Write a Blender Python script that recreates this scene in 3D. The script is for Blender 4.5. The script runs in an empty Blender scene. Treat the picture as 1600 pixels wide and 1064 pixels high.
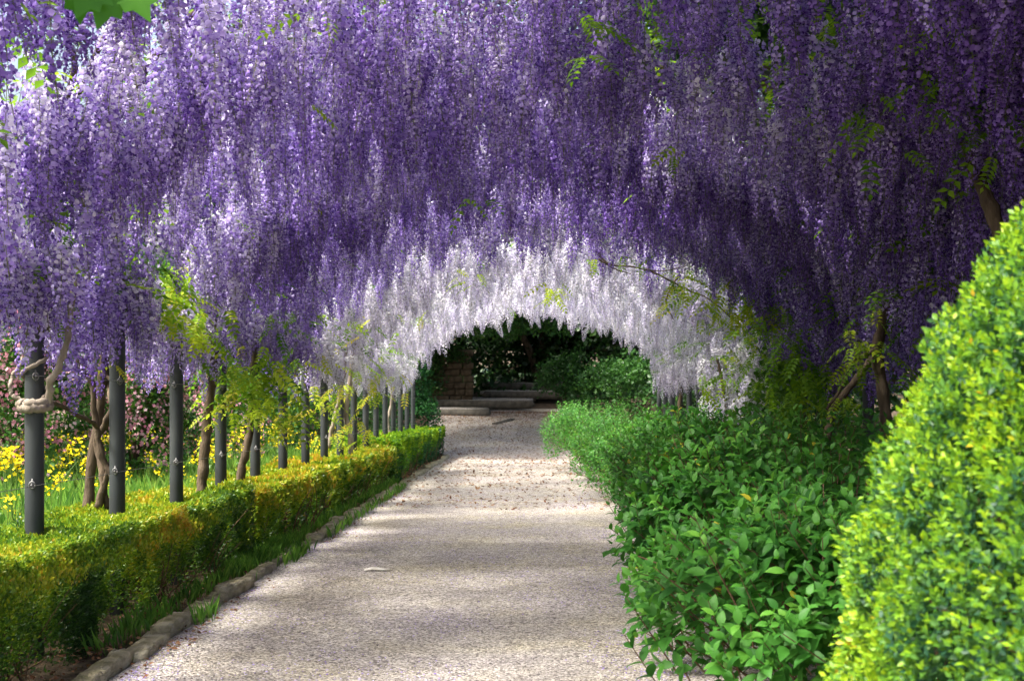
import bpy, math, random
import numpy as np
from mathutils import Matrix, Vector

# ------------------------------------------------------------------ camera, world, sun, exposure
SC = bpy.context.scene
COL = SC.collection
rng = np.random.default_rng(7)
FPX = 2000.0                       # focal length in photograph pixels (1600 wide)
EYE = 1.6
YAW = 0.015
cam_d = bpy.data.cameras.new("camera")
cam_d.sensor_width = 36.0
cam_d.lens = 36.0 * FPX / 1600.0
cam_d.clip_start = 0.1
cam_d.clip_end = 3000.0
cam_d.dof.use_dof = True
cam_d.dof.focus_distance = 10.5
cam_d.dof.aperture_fstop = 5.0
cam = bpy.data.objects.new("camera", cam_d)
cam.location = (0, 0, EYE)
cam.rotation_euler = (math.pi / 2, 0, YAW)
COL.objects.link(cam)
SC.camera = cam

SUN_FROM = Vector((-0.58, -0.27, 1.0)).normalized()      # towards the sun
world = bpy.data.worlds.new("World")
SC.world = world
world.use_nodes = True
nt = world.node_tree
sky = nt.nodes.new("ShaderNodeTexSky")
sky.sky_type = 'NISHITA'
sky.sun_disc = False
sky.sun_elevation = math.asin(SUN_FROM.z)
sky.sun_rotation = math.atan2(SUN_FROM.x, SUN_FROM.y)
sky.air_density = 1.0
sky.dust_density = 7.0
sky.ozone_density = 0.6
nt.nodes["Background"].inputs[1].default_value = 0.15
nt.links.new(sky.outputs[0], nt.nodes["Background"].inputs[0])
sun_d = bpy.data.lights.new("sun", 'SUN')
sun_d.energy = 3.4
sun_d.angle = math.radians(11.0)
sun_d.color = (1.0, 0.965, 0.91)
sun = bpy.data.objects.new("sun", sun_d)
sun.rotation_euler = SUN_FROM.to_track_quat('Z', 'Y').to_euler()
sun.location = (-20, -15, 40)
COL.objects.link(sun)
SC.view_settings.view_transform = 'Standard'
SC.view_settings.look = 'None'
SC.view_settings.gamma = 1.0
SC.view_settings.exposure = 1.53
SC.cycles.max_bounces = 8
SC.cycles.diffuse_bounces = 4
SC.cycles.glossy_bounces = 2
SC.cycles.transmission_bounces = 6
SC.cycles.use_denoising = True
SC.cycles.sample_clamp_indirect = 6.0

# ------------------------------------------------------------------ helpers
def G(y):
    """ground height: the walk falls away gently, levels out and climbs beyond the steps"""
    return np.interp(y, [-40, 38, 44, 52, 60, 80, 120, 600], [2.0, -1.9, -1.75, -1.47, -0.75, -0.5, 0.0, 10.0])

def at(px, py, d):
    """a point seen at photograph pixel px, py at distance d along the walk"""
    return np.array([(px - 830.0) * d / FPX, d, EYE - (py - 532.0) * d / FPX])

def project(P):
    d = np.maximum(P[:, 1], 0.05)
    return 830.0 + FPX * P[:, 0] / d, 532.0 - FPX * (P[:, 2] - EYE) / d, d

def put(o, parent=None):
    COL.objects.link(o)
    if parent is not None:
        o.parent = parent
    return o

def tag(o, label=None, cat=None, group=None, kind=None):
    if label: o["label"] = label
    if cat: o["category"] = cat
    if group: o["group"] = group
    if kind: o["kind"] = kind
    return o

def empty(name, loc, label=None, cat=None, group=None, kind=None):
    o = bpy.data.objects.new(name, None)
    o.location = loc
    o.empty_display_size = 0.2
    put(o)
    return tag(o, label, cat, group, kind)

def mesh(name, V, F, mats, fm=None, tint=None, smooth=False):
    """V (n,3), F an (m,k) int array or a list of faces; fm material index per face; tint per vertex"""
    me = bpy.data.meshes.new(name)
    V = np.asarray(V, np.float32)
    if isinstance(F, np.ndarray):
        m, k = F.shape
        me.vertices.add(len(V)); me.vertices.foreach_set("co", V.ravel())
        me.loops.add(m * k); me.loops.foreach_set("vertex_index", F.ravel().astype(np.int32))
        me.polygons.add(m)
        me.polygons.foreach_set("loop_start", np.arange(0, m * k, k, dtype=np.int32))
        me.update(calc_edges=True)
    else:
        me.from_pydata([tuple(map(float, v)) for v in V], [], [tuple(map(int, f)) for f in F])
    for mt in (mats if isinstance(mats, (list, tuple)) else [mats]):
        me.materials.append(mt)
    if fm is not None:
        me.polygons.foreach_set("material_index", np.asarray(fm, np.int32))
    if tint is not None:
        a = me.attributes.new("tint", 'FLOAT', 'POINT')
        a.data.foreach_set("value", np.asarray(tint, np.float32))
    if smooth:
        me.polygons.foreach_set("use_smooth", np.ones(len(me.polygons), bool))
    me.update()
    return me

def obj(name, me, parent=None, loc=None):
    o = bpy.data.objects.new(name, me)
    if loc is not None: o.location = loc
    return put(o, parent)

def norm(a):
    return a / np.maximum(np.linalg.norm(a, axis=-1, keepdims=True), 1e-9)

def frames(fwd, nrm):
    """rotation matrices whose local Y is fwd and local Z close to nrm"""
    y = norm(np.asarray(fwd, float)); x = norm(np.cross(y, np.asarray(nrm, float))); z = np.cross(x, y)
    return np.stack([x, y, z], axis=-1)

def rz(ang):
    c, s, o = np.cos(ang), np.sin(ang), np.zeros_like(ang)
    return np.stack([np.stack([c, -s, o], -1), np.stack([s, c, o], -1), np.stack([o, o, o + 1], -1)], -2)

def tile(proto, P, R, S, T):
    """copies of proto (V, F, fm) at P with rotation R, scale S (n or n,3), tint T -> V, F, fm, tint"""
    V, F, fm = proto
    n = len(P)
    S = np.asarray(S, float)
    if S.ndim == 1: S = np.repeat(S[:, None], 3, 1)
    W = np.einsum('nij,nkj->nki', R, V[None] * S[:, None, :]) + P[:, None, :]
    FF = F[None] + (np.arange(n) * len(V))[:, None, None]
    return W.reshape(-1, 3), FF.reshape(-1, F.shape[1]), np.tile(fm, n), np.repeat(T, len(V))

def join(parts):
    Vs, Fs, fms, Ts, o = [], [], [], [], 0
    for V, F, fm, T in parts:
        Vs.append(V); Fs.append(F + o); fms.append(fm); Ts.append(T); o += len(V)
    return np.concatenate(Vs), np.concatenate(Fs), np.concatenate(fms), np.concatenate(Ts)

def tube(pts, rad, sides=7, cap=True):
    """tapered tube through pts: V, F (quads as triangles), fm zeros"""
    P = np.asarray(pts, float); n = len(P)
    rad = np.atleast_1d(np.asarray(rad, float)); rad = np.interp(np.linspace(0, 1, n), np.linspace(0, 1, len(rad)), rad)
    t = norm(np.gradient(P, axis=0))
    ref = np.array([0.31, 0.17, 0.93]); 
    if abs(t[0] @ ref) > 0.93: ref = np.array([0.9, 0.2, 0.1])
    us = []
    u = norm(np.cross(t[0], ref))
    for i in range(n):
        u = norm(u - t[i] * (u @ t[i])); us.append(u)
    us = np.array(us); vs = np.cross(t, us)
    a = np.linspace(0, 2 * math.pi, sides, endpoint=False)
    ring = us[:, None] * np.cos(a)[None, :, None] + vs[:, None] * np.sin(a)[None, :, None]
    V = (P[:, None] + ring * rad[:, None, None]).reshape(-1, 3)
    F = []
    for i in range(n - 1):
        for j in range(sides):
            k = (j + 1) % sides
            A, B, C_, D = i * sides + j, i * sides + k, (i + 1) * sides + k, (i + 1) * sides + j
            F += [(A, B, C_), (A, C_, D)]
    if cap:
        V = np.vstack([V, P[0], P[-1]])
        for j in range(sides):
            k = (j + 1) % sides
            F.append((len(V) - 2, k, j)); F.append((len(V) - 1, (n - 1) * sides + j, (n - 1) * sides + k))
    F = np.array(F)
    return V, F, np.zeros(len(F), int)

def wtint(p, t=0.5):
    return p[0], p[1], p[2], np.full(len(p[0]), t)

def smooth_path(ctrl, n=24, wob=0.0):
    """Catmull-Rom through the control points, with a little wobble"""
    C = np.asarray(ctrl, float)
    C = np.vstack([2 * C[0] - C[1], C, 2 * C[-1] - C[-2]])
    segs = len(C) - 3
    out = []
    for i in range(segs):
        p0, p1, p2, p3 = C[i:i + 4]
        m = max(2, n // segs)
        for u in np.linspace(0, 1, m, endpoint=(i == segs - 1)):
            out.append(0.5 * ((2 * p1) + (-p0 + p2) * u + (2 * p0 - 5 * p1 + 4 * p2 - p3) * u * u + (-p0 + 3 * p1 - 3 * p2 + p3) * u ** 3))
    out = np.array(out)
    if wob: out = out + rng.normal(0, wob, out.shape)
    return out

def vnoise(P, scale, seed=0):
    """cheap smooth value noise in 3-D, 0..1"""
    Q = np.asarray(P, float) * scale + 100.0
    I = np.floor(Q).astype(np.int64); f = Q - I; f = f * f * (3 - 2 * f)
    def h(a, b, c):
        v = (a * 374761393 + b * 668265263 + c * 2147483647 + seed * 974711) & 0x7fffffff
        v = ((v ^ (v >> 13)) * 1274126177) & 0x7fffffff
        return ((v ^ (v >> 16)) & 0xffff) / 65535.0
    r = 0
    for dx in (0, 1):
        for dy in (0, 1):
            for dz in (0, 1):
                w = (f[:, 0] if dx else 1 - f[:, 0]) * (f[:, 1] if dy else 1 - f[:, 1]) * (f[:, 2] if dz else 1 - f[:, 2])
                r = r + w * h(I[:, 0] + dx, I[:, 1] + dy, I[:, 2] + dz)
    return r

# ------------------------------------------------------------------ materials
def new_mat(name):
    m = bpy.data.materials.new(name); m.use_nodes = True
    n = m.node_tree; n.nodes.clear()
    out = n.nodes.new("ShaderNodeOutputMaterial")
    return m, n, out

def ramp(n, stops):
    r = n.nodes.new("ShaderNodeValToRGB")
    e = r.color_ramp.elements
    while len(e) < len(stops): e.new(0.5)
    for i, (p, c) in enumerate(stops):
        e[i].position = p; e[i].color = (*c, 1)
    return r

def tint_node(n):
    a = n.nodes.new("ShaderNodeAttribute"); a.attribute_type = 'GEOMETRY'; a.attribute_name = "tint"
    b = n.nodes.new("ShaderNodeAttribute"); b.attribute_type = 'OBJECT'; b.attribute_name = "tint"
    s = n.nodes.new("ShaderNodeMath"); s.operation = 'ADD'
    n.links.new(a.outputs["Fac"], s.inputs[0]); n.links.new(b.outputs["Fac"], s.inputs[1])
    return s

def leaf_mat(name, stops, trans=0.35, rough=0.45, spec=0.35, tgain=1.25):
    m, n, out = new_mat(name)
    t = tint_node(n); r = ramp(n, stops)
    n.links.new(t.outputs[0], r.inputs[0])
    p = n.nodes.new("ShaderNodeBsdfPrincipled")
    p.inputs["Roughness"].default_value = rough
    p.inputs["Specular IOR Level"].default_value = spec
    n.links.new(r.outputs[0], p.inputs["Base Color"])
    tr = n.nodes.new("ShaderNodeBsdfTranslucent")
    g = n.nodes.new("ShaderNodeMixRGB"); g.blend_type = 'MULTIPLY'; g.inputs[0].default_value = 1
    g.inputs[2].default_value = (tgain, tgain, tgain * 0.8, 1)
    n.links.new(r.outputs[0], g.inputs[1]); n.links.new(g.outputs[0], tr.inputs[0])
    mx = n.nodes.new("ShaderNodeMixShader"); mx.inputs[0].default_value = trans
    n.links.new(p.outputs[0], mx.inputs[1]); n.links.new(tr.outputs[0], mx.inputs[2])
    n.links.new(mx.outputs[0], out.inputs[0])
    return m

def petal_mat(name, stops, trans=0.4):
    m, n, out = new_mat(name)
    t = tint_node(n); r = ramp(n, stops)
    n.links.new(t.outputs[0], r.inputs[0])
    d = n.nodes.new("ShaderNodeBsdfDiffuse"); tr = n.nodes.new("ShaderNodeBsdfTranslucent")
    n.links.new(r.outputs[0], d.inputs[0]); n.links.new(r.outputs[0], tr.inputs[0])
    mx = n.nodes.new("ShaderNodeMixShader"); mx.inputs[0].default_value = trans
    n.links.new(d.outputs[0], mx.inputs[1]); n.links.new(tr.outputs[0], mx.inputs[2])
    n.links.new(mx.outputs[0], out.inputs[0])
    return m

def rough_mat(name, stops, scale=8.0, detail=6.0, rough=0.9, bump=0.4, bdist=0.02, stretch=(1, 1, 1), spec=0.2, metal=0.0):
    m, n, out = new_mat(name)
    tc = n.nodes.new("ShaderNodeTexCoord"); mp = n.nodes.new("ShaderNodeMapping")
    mp.inputs["Scale"].default_value = stretch
    n.links.new(tc.outputs["Object"], mp.inputs[0])
    nz = n.nodes.new("ShaderNodeTexNoise"); nz.inputs["Scale"].default_value = scale; nz.inputs["Detail"].default_value = detail
    n.links.new(mp.outputs[0], nz.inputs["Vector"])
    r = ramp(n, stops); n.links.new(nz.outputs["Fac"], r.inputs[0])
    p = n.nodes.new("ShaderNodeBsdfPrincipled"); p.inputs["Roughness"].default_value = rough
    p.inputs["Specular IOR Level"].default_value = spec; p.inputs["Metallic"].default_value = metal
    n.links.new(r.outputs[0], p.inputs["Base Color"])
    b = n.nodes.new("ShaderNodeBump"); b.inputs["Strength"].default_value = bump; b.inputs["Distance"].default_value = bdist
    nz2 = n.nodes.new("ShaderNodeTexNoise"); nz2.inputs["Scale"].default_value = scale * 5; nz2.inputs["Detail"].default_value = 5
    n.links.new(mp.outputs[0], nz2.inputs["Vector"])
    n.links.new(nz2.outputs["Fac"], b.inputs["Height"]); n.links.new(b.outputs[0], p.inputs["Normal"])
    n.links.new(p.outputs[0], out.inputs[0])
    return m

M = {}
M['banner'] = petal_mat("lilac_banner_petal", [(0, (.19, .105, .42)), (.4, (.37, .255, .69)), (.7, (.58, .49, .85)), (1, (.83, .79, .92))], .30)
M['keel'] = petal_mat("violet_keel_petal", [(0, (.05, .018, .16)), (.5, (.11, .04, .30)), (1, (.26, .15, .50))], .2)
M['wbanner'] = petal_mat("pale_banner_petal", [(0, (.52, .45, .66)), (.5, (.71, .69, .81)), (1, (.87, .86, .90))], .25)
M['wkeel'] = petal_mat("pale_keel_petal", [(0, (.26, .20, .44)), (.5, (.40, .35, .52)), (1, (.62, .59, .64))], .2)
M['pinkp'] = petal_mat("pink_petal", [(0, (.55, .17, .26)), (.5, (.72, .34, .42)), (1, (.88, .64, .68))], .5)
M['yellowp'] = petal_mat("yellow_petal", [(0, (.62, .45, .01)), (.5, (.80, .64, .015)), (1, (.86, .74, .05))], .3)
M['rachis'] = leaf_mat("green_flower_stalk", [(0, (.10, .13, .04)), (1, (.16, .16, .06))], .1)
M['box'] = leaf_mat("box_leaf", [(0, (.025, .07, .02)), (.3, (.07, .17, .02)), (.55, (.20, .32, .02)), (.8, (.38, .40, .025)), (1, (.50, .30, .03))], .38, .35, .4)
M['boxt'] = leaf_mat("topiary_leaf", [(0, (.03, .10, .05)), (.3, (.10, .24, .02)), (.55, (.22, .38, .015)), (.85, (.34, .44, .02)), (1, (.58, .30, .03))], .40, .42, .25)
M['hyd'] = leaf_mat("broad_leaf", [(0, (.014, .070, .012)), (.4, (.034, .140, .018)), (.7, (.065, .215, .025)), (.93, (.12, .30, .035)), (1, (.40, .36, .03))], .32, .5, .25)
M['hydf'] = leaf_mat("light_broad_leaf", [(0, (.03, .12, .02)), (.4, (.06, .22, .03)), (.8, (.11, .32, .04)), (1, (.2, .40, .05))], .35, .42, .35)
M['dark'] = leaf_mat("dark_evergreen_leaf", [(0, (.010, .034, .010)), (.5, (.024, .075, .016)), (1, (.06, .14, .022))], .25, .4, .3)
M['mid'] = leaf_mat("mid_green_leaf", [(0, (.02, .07, .015)), (.5, (.05, .15, .02)), (1, (.13, .26, .03))], .35, .45, .3)
M['conif'] = leaf_mat("conifer_leaf", [(0, (.010, .05, .015)), (.5, (.02, .10, .02)), (1, (.04, .16, .03))], .25, .5, .3)
M['wist'] = leaf_mat("young_wisteria_leaf", [(0, (.06, .16, .015)), (.4, (.18, .33, .02)), (.75, (.37, .46, .03)), (1, (.50, .43, .05))], .5, .5, .2, 1.3)
M['grass'] = leaf_mat("grass_blade", [(0, (.05, .14, .025)), (.5, (.13, .29, .04)), (1, (.32, .44, .08))], .45, .5, .3)
M['stemg'] = leaf_mat("green_stem", [(0, (.06, .14, .03)), (1, (.14, .24, .05))], .2)
M['litter'] = leaf_mat("dry_leaf", [(0, (.06, .025, .012)), (.5, (.17, .075, .035)), (1, (.32, .19, .10))], .15, .7, .2)
M['bigleaf'] = leaf_mat("fresh_green_leaf", [(0, (.018, .085, .005)), (1, (.06, .20, .010))], .45, .4, .3)
M['bark'] = rough_mat("wisteria_bark", [(.3, (.045, .032, .022)), (.7, (.14, .105, .07))], 14, 6, .9, .8, .012, (1, 1, .25))
M['palebark'] = rough_mat("pale_wisteria_bark", [(.3, (.18, .145, .11)), (.7, (.36, .31, .25))], 14, 6, .8, .6, .008, (1, 1, .3))
M['twig'] = rough_mat("twig_bark", [(.3, (.06, .035, .02)), (.7, (.19, .12, .07))], 20, 4, .9, .5, .01)
M['paint'] = rough_mat("dark_grey_paint", [(.28, (.020, .024, .026)), (.5, (.034, .040, .042)), (.66, (.046, .052, .052)), (.74, (.085, .070, .055))], 5, 9, .55, .25, .004, (1, 1, .35), spec=.4)
M['steel'] = rough_mat("galvanised_steel", [(.3, (.12, .12, .12)), (.7, (.28, .28, .27))], 30, 3, .5, .1, .001, metal=.6)
M['stone'] = rough_mat("weathered_kerb_stone", [(.25, (.09, .095, .04)), (.42, (.24, .21, .13)), (.6, (.38, .34, .24)), (.8, (.50, .46, .37))], 7, 8, .95, .9, .03, (1, 1, 1.6))
M['wallstone'] = rough_mat("brown_wall_stone", [(.3, (.07, .05, .032)), (.7, (.17, .125, .08))], 4, 7, .95, .8, .03)
M['stepstone'] = rough_mat("grey_step_stone", [(.3, (.06, .055, .045)), (.7, (.15, .135, .11))], 5, 7, .95, .6, .02)
M['paper'] = rough_mat("pale_scrap", [(.3, (.62, .56, .46)), (.7, (.82, .79, .72))], 30, 3, .8, .3, .004)
M['soil'] = rough_mat("soil", [(.3, (.045, .032, .022)), (.55, (.085, .062, .04)), (.8, (.14, .11, .075))], 6, 10, 1, .9, .03)

# gravel: cells of single pale stones, broad patches of yellowish dust and lilac petals
m, n, out = new_mat("pale_gravel")
tc = n.nodes.new("ShaderNodeTexCoord")
vo = n.nodes.new("ShaderNodeTexVoronoi"); vo.inputs["Scale"].default_value = 75
n.links.new(tc.outputs["Object"], vo.inputs["Vector"])
sx = n.nodes.new("ShaderNodeSeparateColor"); n.links.new(vo.outputs["Color"], sx.inputs[0])
r1 = ramp(n, [(0, (.10, .09, .085)), (.25, (.29, .27, .25)), (.6, (.46, .435, .40)), (1, (.75, .72, .67))])
n.links.new(sx.outputs[0], r1.inputs[0])
n1 = n.nodes.new("ShaderNodeTexNoise"); n1.inputs["Scale"].default_value = 1.1; n1.inputs["Detail"].default_value = 8; n1.inputs["Roughness"].default_value = .65
n.links.new(tc.outputs["Object"], n1.inputs["Vector"])
r2 = ramp(n, [(.35, (.95, .93, .97)), (.5, (1, .985, .95)), (.68, (1.0, .97, .80))])
n.links.new(n1.outputs["Fac"], r2.inputs[0])
mm = n.nodes.new("ShaderNodeMixRGB"); mm.blend_type = 'MULTIPLY'; mm.inputs[0].default_value = 1
n.links.new(r1.outputs[0], mm.inputs[1]); n.links.new(r2.outputs[0], mm.inputs[2])
n3 = n.nodes.new("ShaderNodeTexNoise"); n3.inputs["Scale"].default_value = 9; n3.inputs["Detail"].default_value = 6
n.links.new(tc.outputs["Object"], n3.inputs["Vector"])
r3 = ramp(n, [(.35, (.82, .80, .80)), (.65, (1.08, 1.06, 1.03))]); n.links.new(n3.outputs["Fac"], r3.inputs[0])
m2 = n.nodes.new("ShaderNodeMixRGB"); m2.blend_type = 'MULTIPLY'; m2.inputs[0].default_value = 1
n.links.new(mm.outputs[0], m2.inputs[1]); n.links.new(r3.outputs[0], m2.inputs[2])
p = n.nodes.new("ShaderNodeBsdfPrincipled"); p.inputs["Roughness"].default_value = .95; p.inputs["Specular IOR Level"].default_value = .15
n.links.new(m2.outputs[0], p.inputs["Base Color"])
b = n.nodes.new("ShaderNodeBump"); b.inputs["Strength"].default_value = .9; b.inputs["Distance"].default_value = .012; b.invert = True
n.links.new(vo.outputs["Distance"], b.inputs["Height"]); n.links.new(b.outputs[0], p.inputs["Normal"])
n.links.new(p.outputs[0], out.inputs[0])
M['gravel'] = m
M['pebble'] = leaf_mat("loose_pebble", [(0, (.14, .12, .11)), (.4, (.33, .29, .25)), (1, (.68, .64, .58))], 0.0, .9, .2)

# ------------------------------------------------------------------ ground and path
ys = np.concatenate([np.arange(-40, 8, 2.0), np.arange(8, 82, 1.0), np.array([90, 105, 120, 180, 300, 600])])
xs = np.concatenate([np.array([-500, -250, -120]), np.arange(-60, 61, 4.0), np.array([120, 250, 500])])
X, Y = np.meshgrid(xs, ys); Z = G(Y) - 0.02
nx, ny = len(xs), len(ys)
I = np.arange(nx * ny).reshape(ny, nx)
F = np.stack([I[:-1, :-1], I[:-1, 1:], I[1:, 1:], I[1:, :-1]], -1).reshape(-1, 4)
o = obj("ground", mesh("ground", np.stack([X, Y, Z], -1).reshape(-1, 3), F, M['soil'], smooth=True))
tag(o, kind="structure")

def crest(y):
    """the walk was laid in long shallow treads: a low worn lip every few metres"""
    z = 0.0
    for c, h in ((14.2, .045), (20.6, .03), (27.5, .045), (33.5, .04)):
        z = z + h * np.where(y < c, np.exp(-((y - c) / 3.5) ** 2), np.exp(-((y - c) / .35) ** 2))
    return z
def path_z(x, y):
    return G(y) + 0.012 + crest(y) + 0.012 * (vnoise(np.stack([x, y, 0 * x], -1), .9, 3) - .5)
ys = np.concatenate([np.arange(-6, 12, .25), np.arange(12, 36, .125), np.arange(36, 54.1, .5)])
lx = np.interp(ys, [0, 38, 42, 54], [-2.44, -2.44, -3.6, -4.2]); rx_ = np.interp(ys, [0, 36, 42, 54], [2.6, 2.2, 1.6, 1.6])
K = 26
u = np.linspace(0, 1, K)
X = lx[:, None] + (rx_ - lx)[:, None] * u[None]; Y = np.repeat(ys[:, None], K, 1)
Z = path_z(X.ravel(), Y.ravel()).reshape(X.shape)
I = np.arange(X.size).reshape(X.shape)
F = np.stack([I[:-1, :-1], I[:-1, 1:], I[1:, 1:], I[1:, :-1]], -1).reshape(-1, 4)
o = obj("path", mesh("path", np.stack([X, Y, Z], -1).reshape(-1, 3), F, M['gravel'], smooth=True)); tag(o, kind="structure")

# ------------------------------------------------------------------ small prototypes (V, F, fm)
def T3(*f): return np.array(f, int)
LEAF2 = (np.array([[0, 0, 0], [-.5, .5, .10], [0, 1, 0], [.5, .5, .10]], float) * [.55, 1, 1], T3((0, 2, 1), (0, 3, 2)), np.zeros(2, int))
LEAF2W = (np.array([[0, 0, 0], [-.5, .48, .12], [0, 1, -.05], [.5, .48, .12]], float) * [.72, 1, 1], T3((0, 2, 1), (0, 3, 2)), np.zeros(2, int))
LEAF4 = (np.array([[0, 0, 0], [-.28, .45, .07], [0, .5, 0], [.28, .45, .07], [0, 1, -.06]], float), T3((0, 2, 1), (0, 3, 2), (1, 2, 4), (2, 3, 4)), np.zeros(4, int))
v = []
for yy, w, zz in ((0, 0.0, 0), (.22, .21, .035), (.48, .27, .055), (.76, .165, .03)):
    if w == 0: v.append([0, yy, 0])
    else: v += [[-w, yy, zz + .05], [0, yy, zz], [w, yy, zz + .05]]
v.append([0, 1.0, -.06])
BROAD = (np.array(v, float), T3((0, 2, 1), (0, 3, 2), (1, 2, 5), (1, 5, 4), (2, 3, 6), (2, 6, 5), (4, 5, 8), (4, 8, 7), (5, 6, 9), (5, 9, 8), (7, 8, 10), (8, 9, 10)), np.zeros(12, int))
BROAD6 = (np.array([[0, 0, 0], [-.26, .38, .09], [0, .42, .04], [.26, .38, .09], [0, 1, -.05]], float), T3((0, 2, 1), (0, 3, 2), (1, 2, 4), (2, 3, 4)), np.zeros(4, int))
BLADE = (np.array([[-.5, 0, 0], [.5, 0, 0], [.35, .1, .6], [0, .45, 1.0]], float) * [.02, 1, 1], T3((0, 1, 2), (0, 2, 3)), np.zeros(2, int))
FLOWER5 = (np.vstack([[[0, 0, 0]], [[math.cos(a) * (1 if i % 2 == 0 else .6), math.sin(a) * (1 if i % 2 == 0 else .6), .15] for i, a in enumerate(np.linspace(0, 2 * math.pi, 10, endpoint=False))]]),
           np.array([(0, 1 + i, 1 + (i + 1) % 10) for i in range(10)]), np.zeros(10, int))
PEB = (np.array([[1, 0, 0], [-1, 0, 0], [0, .8, 0], [0, -.8, 0], [.1, .1, .55], [0, 0, -.3]], float),
       T3((0, 2, 4), (2, 1, 4), (1, 3, 4), (3, 0, 4), (2, 0, 5), (1, 2, 5), (3, 1, 5), (0, 3, 5)), np.zeros(8, int))

def leaf_stuff(name, parent, proto, P, R, S, T, mats, kind="stuff"):
    V, F, fm, tt = tile(proto, P, R, S, T)
    org = np.array(parent.matrix_world.translation) if parent else np.zeros(3)
    if parent: org = np.array(parent.location)
    o = obj(name, mesh(name, V - org, F, mats, fm, tt), parent)
    if kind: o["kind"] = kind
    return o

def dirs(n):
    a = rng.normal(size=(n, 3)); return norm(a)

# ------------------------------------------------------------------ visibility ranking: which pieces show largest in the picture
GWID, GHEI, GPX = 400, 266, 4.0
def visible_cells(P0, P1, half, blockers=()):
    """pieces run from P0 to P1 with half width (m): how many grid cells each shows, nearest first"""
    x0, y0, d0 = project(P0); x1, y1, d1 = project(P1)
    d = (d0 + d1) / 2; hw = half * FPX / d
    order = np.argsort(d)
    buf = np.zeros((GHEI, GWID), bool)
    cnt = np.zeros(len(P0), int)
    xa = np.clip(((np.minimum(x0, x1) - hw) / GPX).round().astype(int), 0, GWID); xb = np.clip(((np.maximum(x0, x1) + hw) / GPX).round().astype(int), 0, GWID)
    ya = np.clip((np.minimum(y0, y1) / GPX).round().astype(int), 0, GHEI); yb = np.clip((np.maximum(y0, y1) / GPX).round().astype(int) + 1, 0, GHEI)
    topi = np.zeros((GHEI, GWID), bool)
    gx, gy = np.meshgrid((np.arange(GWID) + .5) * GPX, (np.arange(GHEI) + .5) * GPX)
    topi |= gx > np.interp(gy, [320, 480, 620, 850, 1064], [1600, 1480, 1380, 1300, 1280])
    for i in order:
        if d[i] < 1.0 or xa[i] >= xb[i] or ya[i] >= yb[i]: continue
        s = buf[ya[i]:yb[i], xa[i]:xb[i]]
        free = ~s
        if d[i] > 4: free = free & ~topi[ya[i]:yb[i], xa[i]:xb[i]]
        cnt[i] = free.sum()
        s[:] = True
    return cnt

# ------------------------------------------------------------------ the pergola
XL, XR = -3.2, 3.45
XC, HW = (XL + XR) / 2, (XR - XL) / 2
POST_Y = 8.2 + 1.65 * np.arange(-2, 17)
Z0, RISE = 2.42, 1.95
def arch(th, y):
    """a point on the arch: th = 0 at the right springing, pi at the left"""
    return np.stack([XC + HW * np.cos(th), y, G(y) + Z0 + RISE * np.sin(th)], -1)

pergola = empty("pergola", (XC, POST_Y[0], G(POST_Y[0])), "long arched garden pergola of dark grey tubular posts carrying the wisteria", "pergola")
porg = np.array(pergola.location)
a = np.linspace(0, 2 * math.pi, 16, endpoint=False)
def ringstack(prof, sides=16):
    a = np.linspace(0, 2 * math.pi, sides, endpoint=False)
    V = np.array([[r * math.cos(t), r * math.sin(t), z] for r, z in prof for t in a])
    F = [[i * sides + j, i * sides + (j + 1) % sides, (i + 1) * sides + (j + 1) % sides, (i + 1) * sides + j] for i in range(len(prof) - 1) for j in range(sides)]
    return V, np.array(F)
V, F = ringstack([(.06, -.2), (.06, Z0 + .02)])
post_me = mesh("post", V, F, M['paint'], smooth=False)
for p_ in post_me.polygons: p_.use_smooth = True
V, F = ringstack([(.061, Z0 - .03), (.072, Z0 - .03), (.072, Z0 + .05), (.05, Z0 + .07), (.005, Z0 + .075)])
cap_me = mesh('cap', V, F, M['paint'])
t = np.linspace(0, 2 * math.pi, 13)
parts = [tube(np.stack([.075 + 0 * t, .018 * np.cos(t), .022 * np.sin(t)], -1) + 0, .005, 5),
         tube(np.array([[.045, 0, 0], [.10, 0, 0]]), .007, 6), tube(np.array([[.07, 0, -.03], [.07, 0, .04]]), .005, 5),
         tube(np.array([[.066, -.02, .004], [.066, .02, .004]]), .009, 6)]
V, F, fm, _ = join([wtint(q) for q in parts])
clamp_me = mesh("wire_clamp", V, F, M['steel'], smooth=True)
for side, xx in ((-1, XL), (1, XR)):
    for i, y in enumerate(POST_Y):
        po = obj("post", post_me, pergola, Vector((xx, y, float(G(y)))) - pergola.location)
        obj('cap', cap_me, po)
        if y < 20 and side < 0:
            for zc in (1.09, 1.78):
                c = obj("wire_clamp", clamp_me, po); c.location = (0, 0, zc + rng.normal(0, .004)); c.rotation_euler = (0, 0, -1.2 + rng.normal(0, .3))
th = np.linspace(0, math.pi, 25)
for y in POST_Y:
    P = arch(th, np.full(25, y)); P[:, 2] += .05
    V, F, fm = tube(P - porg, .022, 8)
    obj("arch_hoop", mesh("arch_hoop", V, F, M['paint'], smooth=True), pergola)
for th_ in (0.001, .8, 2.34, math.pi - .001):
    yy = np.arange(POST_Y[0], POST_Y[-1] + .1, 1.65)
    P = arch(np.full(len(yy), th_), yy); P[:, 2] += .075
    V, F, fm = tube(P - porg, .014, 6)
    obj("purlin", mesh("purlin", V, F, M['paint'], smooth=True), pergola)
for zc in (1.09, 1.78):
    yy = np.arange(POST_Y[0], POST_Y[-1] + .1, .55)
    P = np.stack([np.full(len(yy), XL + .085), yy, G(yy) + zc - .006 * np.sin((yy - POST_Y[0]) / 1.65 * math.pi) ** 2], -1)
    V, F, fm = tube(P - porg, .0025, 4)
    obj("wire", mesh("wire", V, F, M['steel']), pergola)

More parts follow.
